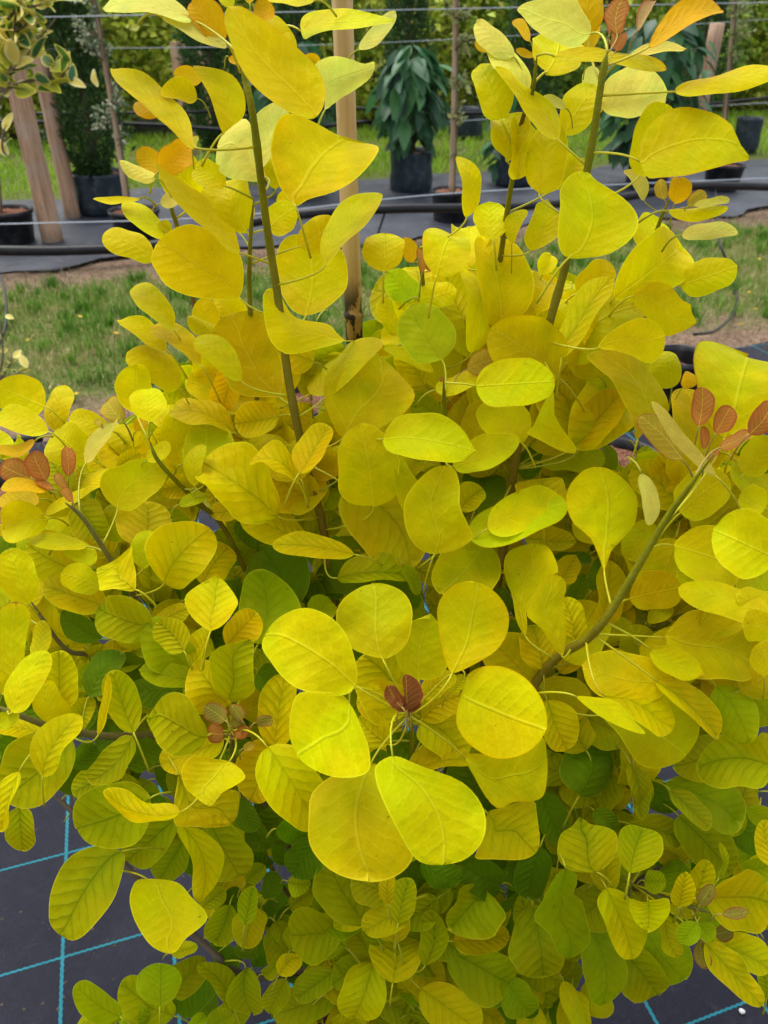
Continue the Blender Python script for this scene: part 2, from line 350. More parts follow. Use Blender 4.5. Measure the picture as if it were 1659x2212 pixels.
# hedge plants and conifers beyond the far row
def crown_tree(name, u, v, h, rad, cols, n, size, label, shape='round', group=None, trunk_h=.4, asp=.5, seed=0, cat='tree'):
    r = np.random.default_rng(seed + 100); b = row(u, v)
    e = empty(name, b, label, cat, group)
    V, F = tube([b + Vector((0, 0, -.03)), b + Vector((.02, 0, h * .5)), b + Vector((0, .02, h * .92))], lambda t: .05 * (1 - .8 * t) * rad + .012, 7)
    for k in range(9):
        g = r.uniform(0, 6.28); z0 = trunk_h + (h - trunk_h) * r.uniform(.05, .7); l = rad * r.uniform(.5, .85)
        s = b + Vector((0, 0, z0)); tube([s, s + Vector((math.cos(g) * l * .5, math.sin(g) * l * .5, .12 * h * .5)), s + Vector((math.cos(g) * l, math.sin(g) * l, .16 * h))], lambda t: .012 * (1 - t * .7), 5, True, V, F)
    obj('trunk', V, F, M['twig'], e, b)
    t = r.random(n); g = r.uniform(0, 6.28, n)
    # clumps: uneven outline with hollows
    lob = 1 + .22 * np.sin(3 * g + t * 9 + seed) + .15 * np.sin(7 * g - t * 17 + 2 * seed)
    prof = (np.sin(np.pi * np.clip(t * .93 + .05, 0, 1)) ** .6) if shape == 'round' else np.clip(1.0 - t, 0, 1) ** .75 * np.clip(t * 7, 0.35, 1)
    rr = rad * prof * lob * (r.uniform(.0, 1, n) ** .33)
    z = trunk_h + (h - trunk_h) * t + r.normal(0, .03, n)
    P = np.stack([b.x + rr * np.cos(g), b.y + rr * np.sin(g), z], 1)
    out = np.stack([np.cos(g) * .7, np.sin(g) * .7, np.full(n, .9 if shape != 'round' else .1)], 1)
    V, F, C = leaf_cloud(P, out, r.uniform(.6, 1.4, n) * size, cols, seed, asp, .55)
    tag(obj('crown', V, F, M['fol'], e, b, {'Col': ('FLOAT_COLOR', C)}, smooth=False), kind='stuff'); return e
YG = [(.42, .52, .04), (.54, .58, .06), (.30, .44, .04), (.60, .60, .11)]
MG = [(.18, .32, .04), (.27, .42, .05), (.36, .48, .07)]
DG = [(.03, .08, .022), (.045, .11, .026), (.065, .14, .03)]
fl = [('loose yellow green shrub', YG), ('mid green bushy tree', MG), ('pale lime hedge plant', YG)]
k = 0
FAR = [(-3.2, 14.2, 2.9, 1.0, 1), (-1.6, 13.9, 2.7, 1.0, 0), (-.2, 14.4, 3.0, 1.1, 2), (1.3, 14.0, 2.8, 1.0, 0), (2.8, 14.5, 3.1, 1.1, 1), (4.2, 14.0, 2.8, 1.05, 0), (5.6, 14.4, 3.0, 1.1, 2), (7.1, 14.0, 2.9, 1.1, 1), (8.6, 14.3, 2.9, 1.1, 0), (10.2, 14.0, 3.0, 1.2, 1), (11.8, 14.3, 3.0, 1.2, 2), (13.4, 14.2, 3.0, 1.2, 1)]
far_label = ['loose yellow green shrub in the hedge line beyond the lawn', 'mid green bushy tree in the hedge line beyond the lawn', 'pale lime tree in the hedge line beyond the lawn']
for i, (u, v, h, rad, kk) in enumerate(FAR):
    crown_tree('hedge_tree', u, v, h, rad, fl[kk][1], 5200, .13, far_label[kk], 'round', 'hedge line beyond the lawn', .08, .6, i)
for i in range(7):
    crown_tree('hedge_tree', -4 + i * 3.2, 16.6, 3.6, 2.0, MG if i % 2 else DG, 4200, .22, 'tall dark tree standing behind the hedge line', 'round', 'tall trees behind the hedge line', .1, .6, 40 + i)
CON = [(-.23, 8.05, 2.5, .36), (1.05, 9.6, 2.6, .38), (3.65, 10.6, 2.8, .42), (7.6, 10.1, 2.8, .55), (2.15, 10.2, 2.6, .40), (5.35, 10.6, 2.8, .45)]
con_label = ['dark columnar conifer in the wide black bag behind the leaning cane', 'dark columnar conifer behind the tallest yellow shoot', 'dark columnar conifer behind the drooping green shrub', 'broad dark conifer beside the short grey post', 'dark columnar conifer behind the thick bamboo cane', 'dark columnar conifer behind the right yellow shoot']
for i, (u, v, h, rad) in enumerate(CON):
    crown_tree('conifer', u, v, h, rad, DG + [(.05, .10, .02)], 6500, .07, con_label[i], 'cone', 'dark conifers behind the far row', .3, .35, 60 + i)
# ------------------------------------------------------------------ the far row: posts, wires, hoses, pots and their plants
def post(base, h, rad, label, group='wooden posts of the far row', square=False):
    n = 4 if square else 14
    r = random.Random(int(base.x * 977 + base.y * 331)); pts = [base + Vector((r.uniform(-.004, .004), r.uniform(-.004, .004), z)) for z in np.linspace(-.06, h, 9)]
    V, F = tube(pts, lambda t: rad * (1 - .06 * t) * (1.0 + .02 * math.sin(t * 23)), n)
    return tag(obj('post', V, F, M['post'], None, base, smooth=not square), label, 'post', group)
def top_z(x, y, base):                                            # height at which the sight line passes over a base point
    v = base.dot(VD); return on_row(x, y, v).z
p1 = on_ground(116, 527); p2 = on_ground(158, 474)
post(p1, 1.50, .085, 'thick round brown post under the variegated holly')
post(p2, 1.42, .070, 'round brown post standing behind the thick post')
p3 = row(.9, 11.3); post(p3, 1.30, .10, 'pale weathered square post beyond the leaning cane', square=True)
p4 = row(1.25, 11.6); post(p4, 1.32, .07, 'narrow pale post beside the weathered square post', square=True)
q = on_row(1548, 60, 8.6); p5 = row(q.dot(UD), 8.6); post(p5, 1.50, .085, 'grey post beside the slender cane at the broad conifer')

def wire(name, pts, rad, m, label, cat, group=None, sides=6, n=10):
    V, F = tube(smooth_line(pts, n), rad, sides); o3 = np.array(pts[0]); return tag(obj(name, V, F, m, None, o3), label, cat, group)
G = 'wires strung along the far row'
wire('wire', [on_row(-60, 40, 6.6), on_row(830, 22, 6.6), on_row(1720, 4, 6.6)], .0036, M['wire'], 'topmost galvanised wire of the far row', 'wire', G)
wire('wire', [on_row(-60, 108, 7.9), on_row(830, 92, 7.9), on_row(1720, 38, 7.9)], .0026, M['wire'], 'second wire stretched behind the leaning cane', 'wire', G)
wire('wire', [on_row(-60, 486, 6.3), on_row(480, 468, 6.3), on_row(1000, 416, 6.3), on_row(1720, 382, 6.3)], .0045, M['wire'], 'low silver wire just above the thick black hose', 'wire', G)
wire('wire', [on_row(880, 268, 9.6), on_row(1720, 218, 9.6)], .004, M['wire'], 'thin wire low beyond the drooping shrub', 'wire', G)
H = 'black irrigation hoses'
wire('irrigation_hose', [on_row(-80, 541, 6.2), on_row(150, 541, 6.2), on_row(350, 527, 6.2), on_row(600, 470, 6.2), on_row(830, 452, 6.2), on_row(1100, 447, 6.2), on_row(1330, 428, 6.2), on_row(1480, 404, 6.2), on_row(1600, 402, 6.2), on_row(1750, 408, 6.2)], .036, M['hose'], 'thick black hose sagging in front of the far pots', 'hose', H, 10)
wire('irrigation_hose', [on_row(-60, 262, 8.0), on_row(300, 268, 8.0), on_row(560, 282, 8.0), on_row(800, 262, 8.0)], .016, M['hose'], 'thin black hose crossing behind the two posts', 'hose', H)
wire('irrigation_hose', [on_row(60, 246, 9.2), on_row(420, 242, 9.2), on_row(900, 232, 9.2)], .016, M['hose'], 'thin black hose farther back crossing the columnar conifer', 'hose', H)
wire('irrigation_hose', [on_row(900, 246, 9.0), on_row(1120, 243, 9.0), on_row(1400, 236, 9.0), on_row(1720, 205, 9.0)], .018, M['hose'], 'black hose behind the drooping shrub and the broad conifer', 'hose', H)
D = 'thin drip tubes'
wire('drip_tube', [on_row(-25, 540, 5.6), on_row(8, 620, 5.2), on_row(12, 700, 4.9), on_row(-12, 760, 4.6)], .0075, M['hose'], 'thin drip tube hanging beside the patchy grass and the holly twig', 'hose', D)
wire('drip_tube', [on_row(1545, 412, 6.15), on_ground(1552, 510, .22), on_ground(1576, 580, .06), on_ground(1591, 640, .02), on_ground(1582, 680, .03), on_ground(1545, 714, .16), on_ground(1500, 722, .31)], .0085, M['hose'], 'thin drip tube curving across the grass into a black pot', 'hose', D)
wire('drip_tube', [on_row(832, 458, 6.2), on_row(818, 500, 6.2), on_row(800, 560, 6.1), on_row(785, 600, 6.0)], .009, M['hose'], 'thin drip tube dropping from the thick hose behind the bamboo', 'hose', D)

def pot(c, r, h, label, group, wob=0, m='pot', fill=.9, seed=0, name='plant_pot', rimmed=True):
    e = empty(name, c, label, 'pot', group)
    prof = [(.0, .006), (r * .80, .006), (r * .84, .02), (r * .97, h * .86), (r * 1.0, h * .87), (r * 1.035, h * .89), (r * 1.035, h), (r * .985, h), (r * .95, h * .9), (r * .86, h * .3)] if rimmed else \
           [(.0, .006), (r * .93, .006), (r * 1.0, .03), (r * 1.03, h * .3), (r * .98, h * .6), (r * 1.0, h * .93), (r * 1.0, h), (r * .985, h), (r * .96, h * .75), (r * .9, h * .3)]
    V, F = lathe(c, prof, 32, wob, seed); obj('shell', V, F, M[m], e, c)
    rr = np.random.default_rng(seed); V, F = [], []; nr, ns = 6, 24
    for i in range(nr + 1):
        for k in range(ns):
            g = 2 * math.pi * k / ns; q = r * .93 * i / nr; V.append((c[0] + q * math.cos(g), c[1] + q * math.sin(g), c[2] + h * fill + (rr.normal(0, .006) if i < nr else -.01)))
    for i in range(nr):
        for k in range(ns):
            k2 = (k + 1) % ns; F.append((i * ns + k, i * ns + k2, (i + 1) * ns + k2, (i + 1) * ns + k))
    obj('compost', V, F, M['compost'], e, c); return e
PG = 'black pots of the far row'
def gpos(x, y):
    g = on_ground(x, y); return Vector((g.x, g.y, .012))
potA = gpos(28, 530); pot(potA, .21, .27, 'black pot with a slim cane beside the thick post', PG, seed=1)
potB = gpos(300, 520); pot(potB, .20, .24, 'black pot at the foot of the leaning cane', PG, seed=2)
potC = gpos(972, 480); pot(potC, .18, .27, 'black pot of red compost beside the crumpled black bag', PG, seed=3)
bagA = gpos(228, 462); pot(bagA, .24, .36, 'wide black bag pot holding the columnar conifer', 'black bag pots of the far row', .03, 'bag', .9, 4, rimmed=False)
bagB = gpos(888, 415); pot(bagB, .22, .40, 'crumpled black bag pot under the drooping green shrub', 'black bag pots of the far row', .03, 'bag', .9, 5, rimmed=False)
bagC = gpos(1108, 402); pot(bagC, .20, .40, 'black bag pot behind the small upright yellow shoot', 'black bag pots of the far row', .03, 'bag', .9, 6, rimmed=False)
potE = gpos(1555, 412); pot(potE, .20, .26, 'black pot under the largest yellow leaf of the right shoot', PG, seed=7)
bagD = row(on_ground(1605, 330).dot(UD), on_ground(1605, 330).dot(VD), .012); pot(bagD, .17, .42, 'tall black bag pot at the lawn edge under the broad conifer', 'black bag pots of the far row', .02, 'bag', .9, 8, rimmed=False)
u = on_ground(1005, 300); pot(Vector((u.x, u.y, .0)), .25, .42, 'distant blue black bag pot on the lawn behind the upright cane', 'black bag pots of the far row', .02, 'bag', .9, 9, rimmed=False)
bagE = gpos(1395, 405); pot(bagE, .22, .38, 'black bag pot under the dark leafy shrub', 'black bag pots of the far row', .02, 'bag', .9, 10, rimmed=False)

# canes with small grey variegated shrubs tied to them
GV = [(.20, .25, .14), (.34, .38, .24), (.12, .17, .09), (.50, .50, .33)]
def cane_plant(base, top, rad, blobs, label, lab2, n=420, seed=0, cols=GV, size=.028):
    V, F = tube(smooth_line([base, base.lerp(top, .5) + Vector((.008, 0, 0)), top], 8), lambda t: rad * (1 - .25 * t) * (1 + .05 * math.sin(t * 40)), 9)
    tag(obj('cane', V, F, M['cane'], None, base), label, 'cane', 'canes of the far row')
    e = empty('variegated_shrub', base, lab2, 'shrub', 'small variegated shrubs tied to canes')
    V, F = tube(smooth_line([base + Vector((.03, .01, 0)), base.lerp(top, .4) + Vector((.035, -.01, 0)), top + Vector((.02, -.02, 0))], 8), .007, 6)
    r = np.random.default_rng(seed); Ps, Ns = [], []
    for (t, dx, sr, k) in blobs:
        c = np.array(base.lerp(top, t) + Vector((dx, -.02, 0)))
        for b in range(max(1, k // 14)):
            d = r.normal(0, 1, 3); d /= np.linalg.norm(d); l = sr * r.uniform(.5, 1.1); s = c - np.array((dx * .9, 0, .02))
            tip = c + d * l + np.array((0, 0, l * .4)); tube([s, (s + tip) / 2 + np.array((0, 0, .01)), tip], .0025, 4, False, V, F)
            m = 14; tt = r.uniform(.25, 1, m)[:, None]; Ps.append(s + (tip - s) * tt + r.normal(0, .012, (m, 3))); Ns.append(np.repeat((d + np.array((0, 0, .5)))[None], m, 0))
    obj('stem', V, F, M['twig'], e, base)
    P = np.concatenate(Ps); V, F, C = leaf_cloud(P, np.concatenate(Ns), r.uniform(.7, 1.4, len(P)) * size * 1.35, cols, seed, .5, .6)
    tag(obj('foliage', V, F, M['fol'], e, base, {'Col': ('FLOAT_COLOR', C)}, smooth=False), kind='stuff')
b = potB + Vector((-.05, 0, .2)); v = b.dot(VD)
cane_plant(b, on_row(196, -40, v), .022, [(.93, -.06, .15, 150), (.80, -.05, .13, 140), (.70, -.03, .1, 80), (.52, .05, .10, 90), (.44, -.08, .10, 90), (.36, .04, .08, 60), (.04, .02, .07, 40)], 'leaning brown cane in a black pot left of the tallest shoot', 'small grey variegated shrub tied to the leaning cane', seed=1)
b = potC + Vector((0, 0, .22)); v = b.dot(VD)
cane_plant(b, on_row(984, -40, v), .024, [(.86, .04, .12, 130), (.72, .06, .11, 110), (.55, .06, .09, 90), (.4, .05, .08, 70), (.22, .07, .10, 60)], 'upright brown cane in the pot of red compost', 'sparse cream variegated shrub tied to the upright cane', seed=2, cols=[(.30, .33, .12), (.44, .43, .18), (.20, .25, .09)])
b = potA + Vector((-.06, 0, .22)); v = b.dot(VD)
cane_plant(b, on_row(-35, 60, v), .022, [(.38, .02, .14, 180), (.55, .02, .12, 100), (.2, .03, .07, 50)], 'slim dark cane in the black pot beside the thick post', 'small silver leaved shrub tied to the slim dark cane', seed=3)
b = potE + Vector((-.03, .1, .2)); v = b.dot(VD)
cane_plant(b, on_row(1590, -40, v), .020, [(.95, .03, .14, 150), (.85, .05, .14, 180), (.74, .08, .12, 150), (.65, .06, .10, 90)], 'slender cane beside the grey post', 'pale yellow green shrub tied to the slender cane', seed=4, cols=[(.28, .33, .10), (.40, .42, .17), (.18, .24, .06)])

# shrubs with large drooping leaves, each leaf its own piece
def long_leaf_mesh(name, L, W, col, col2=None, droop=.35, n=7):
    V, F, C = [], [], []
    cols = 5
    for i in range(n + 1):
        t = i / n; w = W * .5 * (math.sin(math.pi * min(1, t * .93 + .04)) ** .75) * (1 - .35 * t)
        for j in range(cols):
            s = (j - (cols - 1) / 2) / ((cols - 1) / 2)
            V.append((t * L, s * w, -droop * L * t * t + .22 * abs(s) * w))
            e = abs(s) > .6 or i in (0, n)
            C.append((*(col2 if (col2 and e) else col), 1))
    for i in range(n):
        for j in range(cols - 1):
            a = i * cols + j; F.append((a, a + cols, a + cols + 1, a + 1))
    me = bpy.data.meshes.new(name); me.from_pydata(V, [], F); me.polygons.foreach_set('use_smooth', [True] * len(F)); me.materials.append(M['fol'])
    a = me.attributes.new('Col', 'FLOAT_COLOR', 'POINT'); a.data.foreach_set('color', np.array(C, dtype=np.float32).ravel()); return me
DROOP = [long_leaf_mesh('drooping_leaf', 1, .55, c, None, .3) for c in [(.035, .115, .045), (.05, .15, .055), (.07, .20, .06), (.04, .10, .05)]]
def leaf_inst(me, parent, wpos, yaw, pitch, roll, size):
    o = bpy.data.objects.new('leaf', me); COL.objects.link(o); o.parent = parent; o.location = Vector(wpos) - parent.location
    o.rotation_mode = 'ZYX' if False else 'XYZ'; o.rotation_euler = (roll, pitch, yaw); o.scale = (size,) * 3; return o
def droop_shrub(base, c, rx, rz, n, size, label, seed):
    e = empty('leafy_shrub', base, label, 'shrub', 'dark leafy shrubs of the far row'); r = random.Random(seed)
    V, F = tube(smooth_line([base, base.lerp(c, .5) + Vector((.02, 0, 0)), c + Vector((0, 0, rz * .7))], 6), lambda t: .018 * (1 - .6 * t), 7)
    for k in range(n):
        g = r.uniform(0, 6.283); h = r.uniform(-1, 1); q = math.sqrt(max(.05, 1 - h * h * .85)) * r.uniform(.35, .8) * (1 + .2 * math.sin(3 * g + seed))
        p = c + Vector((math.cos(g) * rx * q, math.sin(g) * rx * q, h * rz))
        s = c + Vector((0, 0, h * rz * .8 - .08))
        if k % 3 == 0: tube([s, s.lerp(p, .6) + Vector((0, 0, .02)), p], .004, 4, False, V, F)
        leaf_inst(DROOP[r.randrange(4)], e, p, g + r.gauss(0, .6), r.uniform(.15, 1.05), r.gauss(0, .4), size * r.uniform(.7, 1.25))
    obj('stem', V, F, M['twig'], e, base)
b = bagB + Vector((0, 0, .33)); droop_shrub(b, on_row(885, 200, b.dot(VD) - .1), .36, .40, 170, .24, 'dark green shrub with drooping pointed leaves in a crumpled bag', 1)
b = bagE + Vector((0, 0, .31)); droop_shrub(b, on_row(1410, 190, b.dot(VD)), .60, .60, 290, .24, 'dark leafy shrub behind the right yellow shoot', 2)
b = bagC + Vector((0, 0, .33)); droop_shrub(b, on_row(1090, 260, b.dot(VD) + .1), .22, .42, 70, .18, 'dark leafy shrub with small leaves behind the upright cane', 3)
bF = row(1.55, 8.3, .008); droop_shrub(bF, on_row(640, 240, 8.3), .42, .6, 190, .24, 'dark shrub seen between the tallest shoot and the bamboo', 4)

# variegated holly: yellow edged leaves
HOL = [long_leaf_mesh('holly_leaf', 1, .62, a, b2, .12) for a, b2 in [((.09, .20, .03), (.90, .78, .16)), ((.84, .70, .16), (.92, .85, .40)), ((.42, .46, .04), (.90, .76, .08)), ((.04, .14, .05), (.88, .78, .20))]]
def holly(base, twigs, size, label, per, seed, group):
    e = empty('variegated_holly', base, label, 'shrub', group); r = random.Random(seed); V, F = [], []
    for (pts, n) in twigs:
        P = smooth_line(pts, 6); tube(P, lambda t: .0065 * (1 - .6 * t), 5, True, V, F)
        for k in range(n):
            i = min(len(P) - 1, int((.25 + .75 * k / max(1, n - 1)) * (len(P) - 1))); p = P[i] + np.array([r.gauss(0, .012) for _ in range(3)])
            leaf_inst(HOL[r.choices(range(4), (3, 3, 3, 2))[0]], e, p, r.uniform(0, 6.28), r.uniform(-1.1, .35), r.gauss(0, .7), size * r.uniform(.7, 1.2))
    obj('twig', V, F, M['twig'], e, base)
v = 3.7; g0 = on_row(-190, 500, v)
base = Vector((g0.x, g0.y, .0))
R = lambda x, y, dv=0: on_row(x, y, v + dv)
holly(base, [([base, R(-40, 300), R(-10, 150)], 4), ([R(-30, 250), R(20, 150), R(30, 60), R(40, 0)], 22), ([R(-20, 200), R(40, 140), R(80, 90), R(120, 40)], 15), ([R(-20, 240), R(20, 180), R(20, 120), R(-10, 60)], 16), ([R(0, 60), R(40, 20), R(90, 10), R(130, -10)], 13), ([R(-10, 120), R(10, 80), R(60, 50), R(60, 10)], 14), ([R(-10, 200), R(60, 175), R(110, 175), R(190, 182)], 12), ([R(105, 172), R(112, 150), R(120, 135)], 4), ([R(130, 174), R(140, 155), R(150, 145)], 4), ([R(10, 260), R(5, 320), R(20, 340)], 3)], .105, 'variegated holly with yellow edged leaves around the thick post', 0, 5, 'variegated hollies')
v = 3.35; g0 = on_row(-40, 900, v); base = Vector((g0.x, g0.y, 0))
holly(base, [([base, R(-15, 830), R(20, 815), R(60, 795)], 9), ([R(0, 822), R(20, 790), R(25, 770)], 5), ([R(-20, 850), R(5, 780), R(2, 690)], 3)], .055, 'small holly twig with yellow leaves at the grass edge', 0, 6, 'variegated hollies')

# neighbouring pots of the near row
NG = 'black pots of the near row'
c = on_ground(1478, 762, .30); pot(Vector((c.x, c.y, .012)), .125, .28, 'black pot with a drip tube at the edge of the bare soil', NG, seed=11, fill=.72)
c = on_ground(1340, 985, .30); pot(Vector((c.x, c.y, .012)), .155, .28, 'black pot almost hidden behind the right side of the yellow bush', NG, seed=12)
c = on_ground(648, 862, .28); pot(Vector((c.x, c.y, .012)), .15, .27, 'black pot of red compost behind the tallest yellow shoot', NG, seed=13)
c = on_ground(5, 1075, .30); pot(Vector((c.x, c.y, .012)), .17, .28, 'black pot behind the left side of the yellow bush', NG, seed=14)
wire('irrigation_hose', [on_row(-60, 985, 1.95), on_row(20, 955, 1.95), on_row(90, 945, 1.98)], .012, M['hose'], 'black hose behind the red tipped left shoot', 'hose', H)
